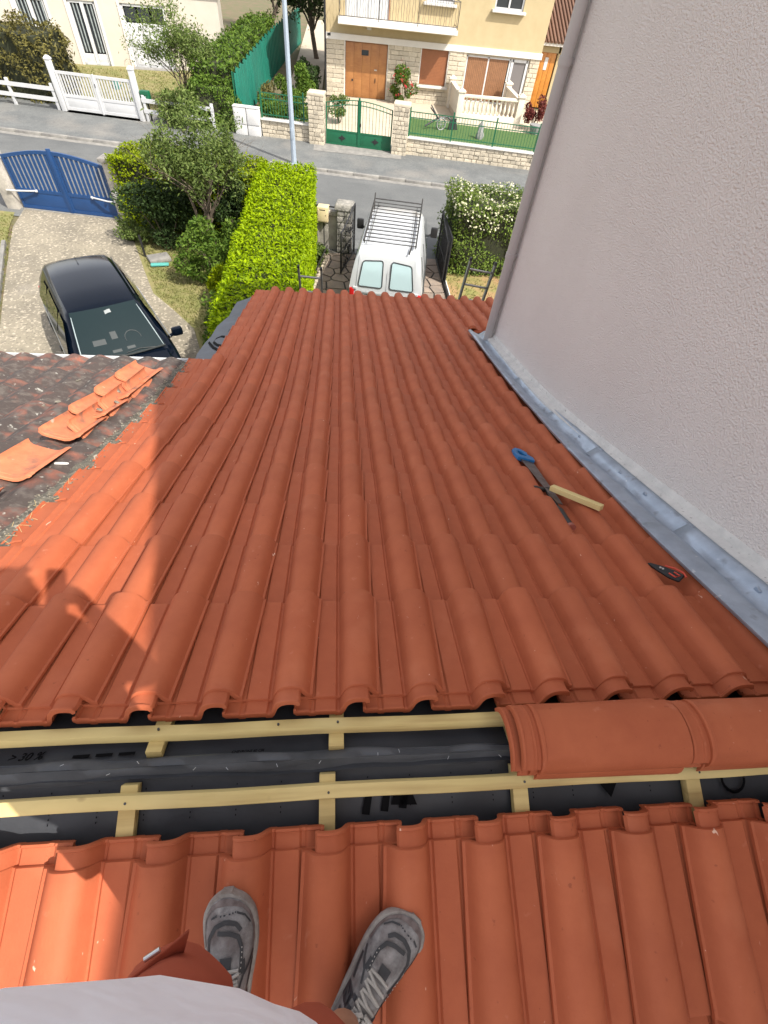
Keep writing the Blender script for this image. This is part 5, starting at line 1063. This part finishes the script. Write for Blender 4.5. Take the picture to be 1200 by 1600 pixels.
# --- white van, seen from behind and above; local +y is forward, origin at the rear axle line on the ground
van = thing('white_van', 'white panel van with a black roof rack parked nose-out between the iron gates', 'van', (1.815, 10.08, G), R(-9))
def vsec(y, wb, wbelt, wroof, zb, zbelt, zroof, n=6):
    """one closed cross-section: sill, body side, belt, tumblehome, rounded roof"""
    r = [(wb, zb), (wbelt, zb + .22), (wbelt + .012, (zb + zbelt) / 2 + .05), (wbelt, zbelt), (lerp(wbelt, wroof, .45), lerp(zbelt, zroof, .50)), (wroof + .03, zroof - .10), (wroof - .02, zroof - .035), (wroof * .72, zroof + .0), (wroof * .35, zroof + .012)]
    return [(x, y, z) for x, z in r] + [(-x, y, z) for x, z in r[::-1]]
B = [(.00, .74, .79, .77, .30, .62, .70), (.03, .78, .825, .80, .24, .93, 1.02), (.065, .80, .83, .745, .22, .98, 1.38), (.12, .80, .835, .690, .21, 1.0, 1.62), (.17, .80, .835, .665, .21, 1.0, 1.72), (.26, .80, .835, .655, .21, 1.0, 1.77), (.45, .80, .835, .655, .21, 1.0, 1.785), (1.2, .80, .835, .655, .21, 1.0, 1.80), (2.0, .80, .835, .65, .21, 1.0, 1.80), (2.55, .80, .835, .63, .21, 1.0, 1.77), (2.75, .80, .835, .615, .21, 1.0, 1.72), (3.0, .80, .83, .63, .21, 1.0, 1.50), (3.35, .79, .82, .68, .21, .98, 1.16), (3.45, .79, .81, .71, .22, .92, 1.06), (3.75, .77, .78, .67, .24, .82, .95), (3.95, .70, .72, .58, .28, .72, .82), (4.02, .62, .62, .5, .34, .6, .68)]
loft([vsec(*b) for b in B], m_vanw, 'body', van, 32)
# rear face helper: point on the sloping tailgate at lateral x and height z
def rear(x, z, off=0.0):
    zs = [.30, .62, 1.02, 1.38, 1.62, 1.74]; ys = [.0, .0, .03, .065, .12, .19]; y = float(np.interp(z, zs, ys)); return Vector((x, y - off, z))
def rear_patch(name, quad, m, parent, off, rnd_=.04, rim=None):
    """rounded quad on the tailgate"""
    pts = []; q = [Vector((a, b)) for a, b in quad]; n = len(q)
    for i in range(n):
        p, a, b = q[i], q[i - 1], q[(i + 1) % n]; da = (a - p).normalized() * rnd_; db = (b - p).normalized() * rnd_
        for t in np.linspace(0, 1, 5).tolist(): pts.append((1 - t) ** 2 * (p + da) + 2 * t * (1 - t) * p + t * t * (p + db))
    ext = []
    for i in range(len(pts)):
        a, b = pts[i], pts[(i + 1) % len(pts)]
        for k in range(3): ext.append(a.lerp(b, k / 3))
    c = sum(ext, Vector((0, 0))) / len(ext); mb = MB(); N = len(ext)
    rings = [[rear(c.x + (p.x - c.x) * f, c.y + (p.y - c.y) * f, off) for p in ext] for f in (1, .75, .5, .25, .05)]
    mb.rings(rings, cap0=False, cap1=True); o = mb.build(name, m, parent, 60)
    if rim: mb = MB(); mb.tube([rear(p.x, p.y, off + .002) for p in ext] + [rear(ext[0].x, ext[0].y, off + .002)], rim, 6, caps=False); mb.build('rubber_seal', m_seal, o, 60)
    return o
for sx, lab in ((-1, 0), (1, 0)):
    dr = rear_patch('rear_door', [(sx * .012, .62), (sx * .70, .62), (sx * .62, 1.66), (sx * .012, 1.71)] if sx > 0 else [(sx * .70, .62), (sx * .012, .62), (sx * .012, 1.71), (sx * .62, 1.66)], m_vanw, van, .012, .05)
    rear_patch('rear_window', [(sx * .085, 1.03), (sx * .625, 1.03), (sx * .535, 1.55), (sx * .095, 1.59)] if sx > 0 else [(sx * .625, 1.03), (sx * .085, 1.03), (sx * .095, 1.59), (sx * .535, 1.55)], m_vglass, van, .020, .06, .012)
    for z in (.98, .72): bx('hinge', rear(sx * .70, z, .022), (.09, .04, .05), m_vanw, van, bev=.01)
    bx('tail_light', (sx * .765, .04, .80), (.11, .12, .34), m_tail, van, bev=.03)
    bx('rear_bumper_corner', (sx * .72, .02, .42), (.24, .20, .22), m_seal, van, bev=.05)
    mi = MB(); mi.box((sx * .985, 3.15, 1.13), (.18, .10, .24), bev=.035); mi.tube([(sx * .80, 3.12, 1.04), (sx * .93, 3.14, 1.08)], .025, 6); mi.build('door_mirror', m_black, van, 50)
    # side glass and door shut lines on the tumblehome
    def sd(y, f): return Vector((sx * (lerp(.835, .685, f) + .008), y, lerp(1.0, 1.70, f)))
    mb = MB(); mb.add([sd(2.62, .08), sd(3.12, .08), sd(2.86, .80), sd(2.56, .86), sd(2.2, .86), sd(2.14, .08)], [(0, 1, 2, 3), (0, 3, 4, 5)]); mb.build('side_window', m_dglass, van)
    for yy in (.55, 1.25, 2.05): mb = MB(); mb.tube([sd(yy, -.3), sd(yy, .15), sd(yy, .82)], .006, 4); mb.build('panel_line', m_seal, van)
    for z in (.62,): mb = MB(); mb.tube([(sx * .852, .4, z), (sx * .852, 3.1, z)], .03, 6); mb.build('side_rub_strip', m_seal, van, 60)
    for yy in (.72, 3.30): wheel(van, sx * .74, yy)
bx('rear_bumper', (0, -.02, .42), (1.3, .14, .22), m_seal, van, bev=.04)
bx('number_plate', rear(-.30, .80, .02), (.42, .02, .11), m_plate, van); bx('plate_lamp_bar', rear(-.30, .90, .03), (.50, .05, .05), m_intl, van, bev=.01)
bx('plate_text_strip', rear(-.30, .80, .032), (.30, .004, .05), m_black, van)
mb = MB(); mb.add([(-.52, 2.80, 1.70), (.52, 2.80, 1.70), (.64, 3.36, 1.18), (-.64, 3.36, 1.18)], [(0, 1, 2, 3)]); o = mb.build('windscreen', m_dglass, van); o.location = (0, .0, .015)
# black roof rack
rk = MB()
for sx in (-1, 1):
    rk.tube([(sx * .565, .30, 1.86), (sx * .575, 2.50, 1.90)], .016, 6); rk.tube([(sx * .565, .26, 1.90), (sx * .575, 2.46, 1.96), (sx * .575, 2.56, 2.06)], .016, 6)
    for y in (.45, 1.1, 1.75, 2.4): rk.tube([(sx * .565, y, 1.76), (sx * .568, y, 1.92)], .012, 5)
for x in (-.47, .47): rk.tube([(x, .35, 1.845), (x, 2.45, 1.885)], .008, 5)
rk.tube([(-.575, 2.48, 1.97), (.575, 2.48, 1.97)], .014, 6)
rk.tube([(.44, .12, 1.78), (.47, .3, 1.86)], .018, 6); rk = rk.build('roof_rack', m_steel, van, 50)
mbb = MB(); mbb.tube([(-.57, 0, 0), (.57, 0, 0)], .010, 6); bme = mbb.mesh('rack_bar', 60); bme.materials.append(m_steel)
for i in range(12): o = bpy.data.objects.new('rack_bar', bme); o.location = (0, .32 + i * .194, 1.865 + .0033 * i); link(o, rk)
# --- dark car nosing towards the house; local +y is the nose
ch = Vector((.51, -.86)); car = thing('dark_car', 'glossy black-blue estate car parked on the concrete drive', 'car', (-3.42, 7.95, G), math.atan2(ch.y, ch.x) - math.pi / 2)
def csec(y, wb, wbelt, wroof, zb, zbelt, zroof):
    r = [(wb - .06, zb), (wb, zb + .12), (wbelt + .035, lerp(zb, zbelt, .55)), (wbelt, zbelt), (lerp(wbelt, wroof, .5) + .01, lerp(zbelt, zroof, .52)), (wroof + .01, zroof - .07), (wroof - .05, zroof - .022), (wroof * .65, zroof), (wroof * .3, zroof + .012)]
    return [(x, y, z) for x, z in r] + [(-x, y, z) for x, z in r[::-1]]
CB = [(-2.52, .62, .64, .50, .40, .80, .90), (-2.45, .78, .76, .60, .30, .92, 1.04), (-2.32, .86, .82, .60, .24, .98, 1.28), (-2.10, .90, .85, .59, .21, 1.0, 1.50), (-1.85, .91, .865, .585, .20, 1.0, 1.575), (-1.2, .92, .875, .60, .20, .99, 1.61), (-.6, .92, .875, .605, .20, .98, 1.615), (0.0, .92, .875, .60, .20, .97, 1.60), (.14, .92, .875, .60, .20, .97, 1.56), (.45, .92, .87, .66, .20, .97, 1.32), (.80, .92, .86, .73, .20, .96, 1.06), (.90, .92, .86, .74, .20, .955, 1.03), (1.3, .91, .84, .72, .20, .92, 1.0), (1.7, .89, .80, .66, .22, .85, .94), (1.95, .80, .70, .55, .26, .74, .82), (2.05, .62, .55, .42, .34, .62, .68)]
loft([csec(*b) for b in CB], m_carb, 'body', car, 30)
def wpt(u, v, off=.012):      # windscreen surface: v 0 at roof edge, 1 at cowl
    w = lerp(.535, .70, v); y = lerp(.10, .88, v); z = lerp(1.585, 1.045, v) + .035 * math.sin(math.pi * v) * .6; return Vector((u * w, y + .05 * (1 - u * u), z + off + .012 * (1 - u * u)))
mb = MB(); mb.rings([[wpt(u, v) for u in np.linspace(-1, 1, 13)] for v in np.linspace(0.02, 1, 9)], closed=False); ws = mb.build('windscreen', m_dglass, car, 60)
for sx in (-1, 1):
    mb = MB(); mb.tube([wpt(sx * .97, v, .016) for v in np.linspace(.12, .98, 8)], [.005] + [.008] * 6 + [.005], 6); mb.build('reflection_strip', mat('painted_reflection' + str(sx), (.30, .36, .37), .3), ws, 60)  # reflection along the windscreen edges, put in as pale coloured tubes
mb = MB(); mb.tube([wpt(u, .99, .02) for u in np.linspace(-1, 1, 10)], .014, 6); mb.build('cowl_seal', m_seal, ws, 60)
for s0, s1 in ((-.75, -.05), (.0, .70)): mb = MB(); mb.tube([wpt(s0, .985, .028), wpt((s0 + s1) / 2, .94, .03), wpt(s1, .955, .028)], [.010, .008, .005], 6); mb.build('wiper', m_seal, ws, 60)
mb = MB(); mb.rings([[wpt(u, v, .018 + .01 * math.sin(math.pi * (u + .22) / .2)) for u in np.linspace(-.16, .03, 6)] for v in np.linspace(.10, .17, 4)], closed=False); mb.build('sensor_housing', m_intl, ws, 60)
mb = MB(); mb.tube([wpt(-.38 + .20 * math.cos(q), .70 + .13 * math.sin(q), .014) for q in np.linspace(2.9, 6.6, 14)], .007, 5); mb.build('steering_wheel', m_dash, ws, 60)
for u0, u1, v0, v1 in ((.30, .62, .62, .72), (-.02, .14, .52, .66), (-.32, -.12, .84, .89), (.02, .24, .85, .90)):
    mb = MB(); mb.rings([[wpt(lerp(u0, u1, a), lerp(v0, v1, b), .0145) for a in (0, 1)] for b in (0, 1)], closed=False); mb.build('dashboard_detail', m_dash, ws)
for sx in (-1, 1):
    def sp(y, f): return Vector((sx * (lerp(.875, .612, f) + .014), y, lerp(.985, 1.585, f)))
    for ya, yb, yc, yd in ((-1.86, -1.2, -1.25, -1.72), (-1.13, -.30, -.32, -1.16), (-.22, .66, .12, -.24)):
        mb = MB(); mb.add([sp(ya, .10), sp(yb, .10), sp(yc, .80), sp(yd, .80 if yd > -1.5 else .70)], [(0, 1, 2, 3)]); mb.build('side_window', m_dglass, car)
    mb = MB(); mb.tube([sp(y, .07) for y in (-1.5, -.8, 0, .60)], .010, 5); mb.build('window_trim', m_staple, car, 60)
    mb = MB(); mb.tube([(sx * .60, y, 1.60 + .012) for y in (-1.6, -1.1, -.5, -.05)], .010, 5); mb.build('roof_channel', m_seal, car, 60)
    mi = MB(); mi.box((sx * 1.03, .52, 1.06), (.20, .12, .15), bev=.045); mi.tube([(sx * .86, .52, .99), (sx * .97, .52, 1.03)], .03, 6); mi.build('door_mirror', m_carb, car, 50)
    for yy in (-1.45, -.55): bx('door_handle', (sx * .905, yy + .35, .84), (.03, .18, .03), m_carb, car, bev=.01)
    for yy in (-1.72, 1.20): wheel(car, sx * .82, yy, .335, .22)
    hl = MB(); hl.box((sx * .62, 1.86, .72), (.28, .16, .12), bev=.04); hl.build('headlight', m_vglass, car, 50); tl = MB(); tl.box((sx * .70, -2.36, .92), (.26, .14, .14), bev=.04); tl.build('tail_light', m_tail, car, 50)
mb = MB(); mb.rings([[(-.012 * (1 - k), y, 1.605), (0, y + .02 * k, 1.61 + .075 * k * (1 if y < -1.72 else .55)), (.012 * (1 - k), y, 1.605)] for y, k in ((-1.86, .0), (-1.80, .9), (-1.70, .5), (-1.58, .0))], closed=False); mb.build('shark_fin', m_carb, car)
bx('number_plate', (0, 2.06, .5), (.5, .02, .11), m_plate, car)
# ------------------------------------------------------------------ the photographer
PB = Vector((.66, -.46, -.16))
person = thing('person', 'person in white t-shirt and rust-red shorts standing on the near tiles holding a phone', 'person', PB)
m_skin = mat('skin', (.40, .22, .14), .6, col2=(.34, .17, .10), scale=20); m_hair = mat('dark_hair', (.035, .025, .018), .7)
m_shirt = mat('white_cotton', (.88, .89, .95), .9, col2=(.82, .83, .90), scale=5, bump=.6, bscale=9, bdist=.02)
m_short = mat('rust_red_cotton', (.36, .068, .030), .9, col2=(.32, .06, .026), scale=10, bump=.15, bscale=240, bdist=.002)
m_shoe = mat('worn_grey_mesh', (.26, .25, .245), .85, col2=(.12, .11, .107), scale=34, bump=.4, bscale=300, bdist=.002); mixlayer(m_shoe, (.11, .075, .068), 16, .50, .70, .8, 6); mixlayer(m_shoe, (.45, .43, .41), 22, .60, .74, .6, 4)
m_sole = mat('dirty_sole', (.34, .32, .29), .85, col2=(.20, .17, .15), scale=24, bump=.3, bscale=80, bdist=.004)
m_over = mat('charcoal_overlay', (.040, .040, .043), .7, var=.3, scale=60); m_mud = mat('dirty_mudguard', (.20, .165, .155), .9, col2=(.10, .075, .07), scale=40); m_lace = mat('grey_lace', (.40, .38, .35), .9, var=.2, scale=90); m_sock = mat('navy_sock', (.010, .010, .022), .9); m_logo = mat('dark_patch', (.022, .022, .028), .6)
def skin_body():
    V = []; E = []; Rr = []
    def v(p, r, par=None):
        V.append(Vector(p) - PB); Rr.append(r); i = len(V) - 1
        if par is not None: E.append((par, i))
        return i
    pel = v((.69, -.48, .88), .125); t1 = v((.695, -.455, 1.06), .12, pel); t2 = v((.725, -.47, 1.28), .12, t1); nk = v((.77, -.475, 1.44), .055, t2); hd0 = v((.80, -.45, 1.53), .065, nk); hd1 = v((.80, -.44, 1.62), .085, hd0); hd2 = v((.80, -.46, 1.69), .065, hd1)
    for hip, kn, an in (((.61, -.48, .82), (.560, -.435, .38), (.562, -.475, -.03)), ((.77, -.49, .82), (.79, -.525, .38), (.800, -.492, -.05))):
        a = v(hip, .09, pel); b = v((Vector(hip) + Vector(kn)) / 2, .078, a); c = v(kn, .06, b); d = v(Vector(kn).lerp(Vector(an), .45) + Vector((0, -.015, 0)), .052, c); v(an, .038, d)
    for sh, el, wr, sg in (((.90, -.50, 1.34), (1.0, -.44, 1.13), (.885, -.335, 1.30), 1), ((.56, -.48, 1.33), (.50, -.56, 1.10), (.52, -.58, .86), -1)):
        a = v(sh, .062, t2); b = v(el, .043, a); c = v(Vector(el).lerp(Vector(wr), .45), .037, b); d = v(wr, .026, c); pm = v(Vector(wr) + Vector((-sg * .022, .030, .05)), .024, d)
        for k in range(4):
            f0 = Vector(wr) + Vector((-sg * (.012 - .004 * k), .028 - .010 * k, .085 - .012 * k)); f1 = f0 + Vector((-sg * .022, .004, .008)); f2 = f1 + Vector((-sg * .020, -.008, -.004)); x = v(f0, .009, pm); y = v(f1, .0085, x); v(f2, .0075, y)
        th = v(Vector(wr) + Vector((-sg * .030, .012, .035)), .010, pm); v(Vector(wr) + Vector((-sg * .048, .0, .052)), .0085, th)
    me = bpy.data.meshes.new('body'); me.from_pydata(V, E, []); o = bpy.data.objects.new('body', me); link(o, person); me.materials.append(m_skin)
    sk = o.modifiers.new('skin', 'SKIN'); sk.use_smooth_shade = True
    for i, q in enumerate(me.skin_vertices[0].data): q.radius = (Rr[i], Rr[i]); q.use_root = (i == 0)
    ss_ = o.modifiers.new('sub', 'SUBSURF'); ss_.levels = 1; ss_.render_levels = 2; return o
skin_body()
# head details
def ell(name, c, r, m, parent, n=14, clip=None):
    mb = MB(); rows = []
    for i in range(1, n):
        a = math.pi * i / n - math.pi / 2; rows.append([Vector((c[0] + r[0] * math.cos(a) * math.cos(t), c[1] + r[1] * math.cos(a) * math.sin(t), c[2] + r[2] * math.sin(a))) - PB for t in np.linspace(0, 2 * math.pi, 16, endpoint=False)])
    mb.rings(rows); return mb.build(name, m, parent, 80)
ell('hair', (.80, -.475, 1.655), (.088, .095, .090), m_hair, person)
for sx in (-1, 1): ell('ear', (.80 + sx * .088, -.455, 1.61), (.012, .022, .032), m_skin, person, 8); ell('eye', (.80 + sx * .033, -.365, 1.625), (.013, .010, .010), m_white, person, 8)
mb = MB(); mb.tube([Vector(p) - PB for p in ((.80, -.365, 1.63), (.80, -.342, 1.60), (.80, -.36, 1.585))], [.008, .015, .010], 8); mb.build('nose', m_skin, person, 80)
mb = MB(); mb.tube([Vector(p) - PB for p in ((.775, -.365, 1.56), (.80, -.358, 1.558), (.825, -.365, 1.56))], [.004, .007, .004], 6); mb.build('mouth', m_cap, person, 80)
# t-shirt: rings from hem to neck with soft folds
def cloth_rings(spec, n=64, fold=.026, seed=0.0):
    rows = []
    for z, cx, cy, ax, ay in spec:
        row = []
        for i in range(n):
            t = 2 * math.pi * i / n; f = 1 + fold * (math.sin(5 * t + 9 * z + seed) + .7 * math.sin(11 * t - 14 * z) + .5 * math.sin(3 * t + 23 * z + 1)) / ax * .18
            row.append(Vector((cx + ax * f * math.cos(t), cy + ay * f * math.sin(t), z + .006 * math.sin(4 * t + seed))) - PB)
        rows.append(row)
    return rows
sp_ = [(.76, .69, -.475, .168, .142), (.775, .69, -.475, .172, .146), (.85, .688, -.468, .174, .150), (.93, .672, -.457, .176, .157), (1.01, .660, -.443, .178, .164), (1.09, .658, -.435, .178, .166), (1.17, .670, -.438, .180, .160), (1.25, .712, -.448, .186, .148), (1.32, .725, -.462, .188, .130), (1.37, .738, -.47, .170, .108), (1.41, .75, -.472, .125, .085), (1.435, .762, -.472, .085, .068)]
mb = MB(); mb.rings(cloth_rings(sp_), cap0=False, cap1=False)
for sh, el in (((.88, -.49, 1.33), (.965, -.455, 1.20)), ((.575, -.475, 1.32), (.525, -.53, 1.20))):
    a, b = Vector(sh) - PB, Vector(el) - PB; mb.tube([a, a.lerp(b, .5), b], [.075, .074, .073], 20, caps=False)
mb.build('t_shirt', m_shirt, person, 80)
# shorts
mb = MB(); mb.rings(cloth_rings([(.66, .69, -.475, .150, .105), (.72, .69, -.478, .16, .12), (.82, .69, -.475, .162, .13), (.92, .69, -.47, .158, .13)], 40, .004, 2.0), cap0=False, cap1=False)
for hip, kn, s in (((.612, -.460, .78), (.560, -.408, .40), 0.), ((.748, -.474, .78), (.745, -.480, .44), 1.3)):
    a, b = Vector(hip) - PB, Vector(kn) - PB; rows = []
    for i in range(9):
        u = i / 8; c = a.lerp(b, u); r = lerp(.100, .092, u); rows.append([c + Vector((r * (1 + .05 * math.sin(4 * t + 5 * u + s) + .03 * math.sin(9 * t + 8 * u)) * math.cos(t), r * 1.02 * (1 + .05 * math.sin(3 * t - 4 * u + s)) * math.sin(t), .01 * math.sin(3 * t + s))) for t in np.linspace(0, 2 * math.pi, 28, endpoint=False)])
    mb.rings(rows, cap0=False, cap1=False)
sh = mb.build('shorts', m_short, person, 80)
def PV(x, y, z): return Vector((x, y, z)) - PB
mb = MB(); mb.add([PV(.480, -.372, .50), PV(.515, -.338, .49), PV(.555, -.312, .48), PV(.588, -.292, .495), PV(.575, -.318, .455), PV(.52, -.342, .45), PV(.482, -.378, .46)], [(0, 1, 5, 6), (1, 2, 4, 5), (2, 3, 4)]); o = mb.build('pocket_flap', m_short, sh, 60); q = o.modifiers.new('s', 'SOLIDIFY'); q.thickness = .004
mb = MB(); mb.tube([PV(.535, -.320, .492), PV(.553, -.311, .492)], .0035, 8); mb.build('eyelet', m_staple, sh, 60)
# shoes
YS = np.array([0, .008, .02, .05, .09, .13, .17, .20, .23, .25, .265, .278, .288, .295, .30]); WS = np.array([.016, .027, .034, .038, .037, .039, .046, .051, .053, .0515, .0475, .0405, .032, .022, .010]); HS = np.array([.078, .084, .088, .090, .096, .092, .080, .070, .062, .058, .055, .052, .049, .045, .040])
def shoe(M, mir, label):
    t = bpy.data.objects.new('shoe', None); link(t, person); tag(t, label); t.matrix_local = Matrix.Translation(-PB) @ M
    def w(y): return float(np.interp(y, YS, WS))
    def h(y): return float(np.interp(y, YS, HS))
    def cx(y): return mir * (.010 * math.sin(math.pi * min(1, max(0, (y - .06) / .24))) - .004)
    def S(y, ph, off=0.0):
        c, s = math.cos(ph), math.sin(ph); ww = w(y) + off; hh = h(y) + off; return Vector((cx(y) + ww * math.copysign(abs(c) ** .75, c), y + (off if y > .29 else 0), .024 + (hh - .024) * abs(s) ** .72))
    mb = MB(); rows = []
    for y in np.concatenate([np.linspace(0.001, .28, 28), [.284, .288, .292, .296, .299]]): rows.append([S(y, p) for p in np.linspace(0, math.pi, 25)])
    mb.rings(rows, closed=False); mb.build('upper', m_shoe, t, 80)
    mb = MB(); rows = []
    for z, g in ((0, .92), (.006, 1.0), (.018, 1.05), (.028, 1.04), (.032, .98)):
        o_ = []
        ys = np.concatenate([[-.005, -.003], np.linspace(.0, .28, 20), [.287, .293, .298, .302, .304]])
        for y in ys: yy = min(max(y, 0), .30); o_.append((cx(yy) + (w(yy) + .005 * min(1, (.305 - y) / .01 + .2)) * g, y, z + (.012 * max(0, (y - .22) / .08) ** 2)))
        for y in ys[::-1]: yy = min(max(y, 0), .30); o_.append((cx(yy) - (w(yy) + .005 * min(1, (.305 - y) / .01 + .2)) * g, y, z + (.012 * max(0, (y - .22) / .08) ** 2)))
        rows.append(o_)
    mb.rings(rows); mb.build('sole', m_sole, t, 50)
    def ribbon(path, hw, off, m, name):
        pts = [S(y, p if mir > 0 else math.pi - p, off) for y, p in path]; mb = MB(); rows = []
        cur = []
        for i in range(len(pts) - 1):
            for k in range(6): cur.append(tuple(np.array(path[i]) * (1 - k / 6) + np.array(path[i + 1]) * k / 6))
        cur.append(path[-1])
        for i, (y, p) in enumerate(cur):
            y2, p2 = cur[min(i + 1, len(cur) - 1)]; y0, p0 = cur[max(0, i - 1)]; dy, dp = y2 - y0, (p2 - p0) * .05; l = math.hypot(dy, dp) + 1e-9; ny, np_ = -dp / l * hw, dy / l * hw / .05
            row = []
            for k in (-1, 0, 1): yy = min(max(y + ny * k, .002), .299); pp = min(max(p + np_ * k, .02), 3.12); row.append(S(yy, pp if mir > 0 else math.pi - pp, off * (1 if k else 1.25)))
            rows.append(row)
        mb.rings(rows, closed=False); return mb.build(name, m, t, 80)
    # charcoal toe band, stripes, eyestays
    ribbon([(.165, 2.25), (.195, 2.42), (.225, 2.35), (.248, 1.95), (.255, 1.60), (.250, 1.30), (.238, 1.12)], .0042, .0015, m_over, 'overlay')
    ribbon([(.238, 1.85), (.236, 1.55), (.228, 1.25), (.21, 1.10), (.19, 1.08), (.168, 1.02)], .0040, .0020, m_over, 'overlay')
    ribbon([(.19, .95), (.165, .85), (.178, .52), (.195, .30)], .0036, .0015, m_over, 'overlay'); ribbon([(.165, .85), (.145, 1.0)], .003, .0015, m_over, 'overlay')
    ribbon([(.20, 2.82), (.17, 2.62), (.14, 2.42)], .0040, .0015, m_over, 'overlay'); ribbon([(.155, 2.95), (.125, 2.70), (.10, 2.62)], .0034, .0015, m_over, 'overlay')
    ribbon([(.205, .22), (.235, .26), (.262, .40), (.280, .75), (.286, 1.2), (.288, 1.57), (.286, 2.0), (.280, 2.4), (.262, 2.75), (.235, 2.88), (.205, 2.92)], .0055, .0012, m_mud, 'mudguard')
    ribbon([(.246, .55), (.262, .80), (.270, 1.2)], .0022, .0022, m_over, 'scuff'); ribbon([(.268, 1.9), (.262, 2.2)], .002, .0022, m_over, 'scuff')
    for k in range(5): ribbon([(.272 - .001 * k, 1.25 + .12 * k), (.269 - .001 * k, 1.26 + .12 * k)], .0014, .0022, m_logo, 'vent_hole')
    ribbon([(.17, 2.90), (.13, 2.86), (.09, 2.80), (.05, 2.75)], .005, .0014, m_over, 'side_overlay'); ribbon([(.18, .24), (.15, .26), (.135, .30)], .0045, .0014, m_over, 'side_overlay')
    for k in range(6): ribbon([(.212 - .008 * k, 1.10 - .004 * k), (.2095 - .008 * k, 1.095 - .004 * k)], .0012, .0032, m_lace, 'stitch')
    for k in range(6): ribbon([(.192 - .007 * k, 2.40 - .012 * k), (.1895 - .007 * k, 2.395 - .012 * k)], .0012, .0032, m_lace, 'stitch')
    ribbon([(.198, 1.62), (.178, 1.62)], .0075, .0022, m_over, 'tongue_loop'); ribbon([(.17, 1.58), (.10, 1.58)], .016, .0016, m_shoe, 'tongue')
    lp = ribbon([(.125, .50), (.095, .42)], .016, .0022, m_logo, 'logo_patch')
    ribbon([(.118, .62), (.100, .66), (.120, .36), (.098, .32)], .0028, .0036, m_over, 'logo_letter')
    ribbon([(.012, .9), (.03, .6), (.06, .45), (.085, .4)], .004, .0015, m_over, 'heel_overlay'); ribbon([(.012, 2.2), (.03, 2.5), (.06, 2.7)], .004, .0015, m_over, 'heel_overlay')
    for k in range(4): ribbon([(.02 + .016 * k, .30), (.034 + .016 * k, .55), (.028 + .016 * k, .85)], .0016, .0016, m_over, 'heel_stitching')
    def lace(path, r=.0034): 
        mb = MB(); mb.tube([S(y, p if mir > 0 else math.pi - p, o_) for y, p, o_ in path], r, 7); mb.build('lace', m_lace, t, 70)
    for k, y in enumerate((.176, .160, .143, .126, .110)):
        lace([(y, 1.18, .003), (y + .002, 1.57, .006), (y - .002, 2.0, .003)]); lace([(y - .004, 1.15, .004), (y - .012, 1.57, .009), (y - .018, 2.02, .004)])
    for y, p in ((.128, 1.02), (.108, .98), (.126, 2.12)): ribbon([(y, p), (y - .010, p)], .0055, .005, m_logo, 'lace_eyelet')
    lace([(.118, 1.6, .012), (.115, 2.1, .022), (.100, 2.6, .020), (.082, 2.65, .016), (.090, 2.2, .020), (.112, 1.65, .012)], .0045); lace([(.116, 1.55, .012), (.100, 1.2, .020), (.078, 1.05, .022), (.085, 1.35, .018), (.110, 1.55, .012)], .0042); lace([(.112, 1.6, .014), (.085, 1.9, .016), (.06, 2.25, .012)], .0034)
    # collar and sock
    mb = MB(); mb.tube([Vector((cx(.05) + .031 * math.cos(q), .052 + .050 * math.sin(q), .090 + .010 * math.sin(q))) for q in np.linspace(0, 2 * math.pi, 22)], .0085, 8, caps=False); mb.build('collar', m_shoe, t, 80)
    mb = MB(); mb.rings([[(cx(.05) + a * math.cos(q), .050 + b * math.sin(q), z) for q in np.linspace(0, 2 * math.pi, 20, endpoint=False)] for a, b, z in ((.030, .046, .07), (.031, .047, .098), (.034, .043, .108), (.034, .042, .112))], cap0=False, cap1=False); mb.build('sock', m_sock, t, 80)
tilt = Matrix.Rotation(TH1 * .93, 4, 'X')
def shoe_m(hx_, hy_, yaw, n): 
    p = RB(hx_, 0, 0); return Matrix.Translation((hx_, hy_, -abs(hy_) * math.tan(TH1) + n)) @ Matrix.Rotation(TH1 * math.cos(yaw), 4, 'X') @ Matrix.Rotation(yaw, 4, 'Z')
shoe(shoe_m(.560, -.530, R(3), .052), 1, 'worn grey running shoe, left foot pointing straight to the ridge')
shoe(shoe_m(.765, -.535, R(-43), .060), -1, 'worn grey running shoe, right foot turned outwards')
# phone held up in front of the face, just behind the lens
ph = thing('phone', 'dark smartphone held up by the photographer', 'phone', CAM - fw * .022 - up * .045)
mb = MB(); Mx = Matrix((rx, up, -fw)).transposed(); mb.box((0, 0, 0), (.074, .152, .008), Mx, bev=.004); mb.build('case', m_black, ph, 40)
mb = MB(); mb.box(-fw * -.0046 * -1, (.068, .145, .0006), Mx); mb.build('screen', m_glass, ph)
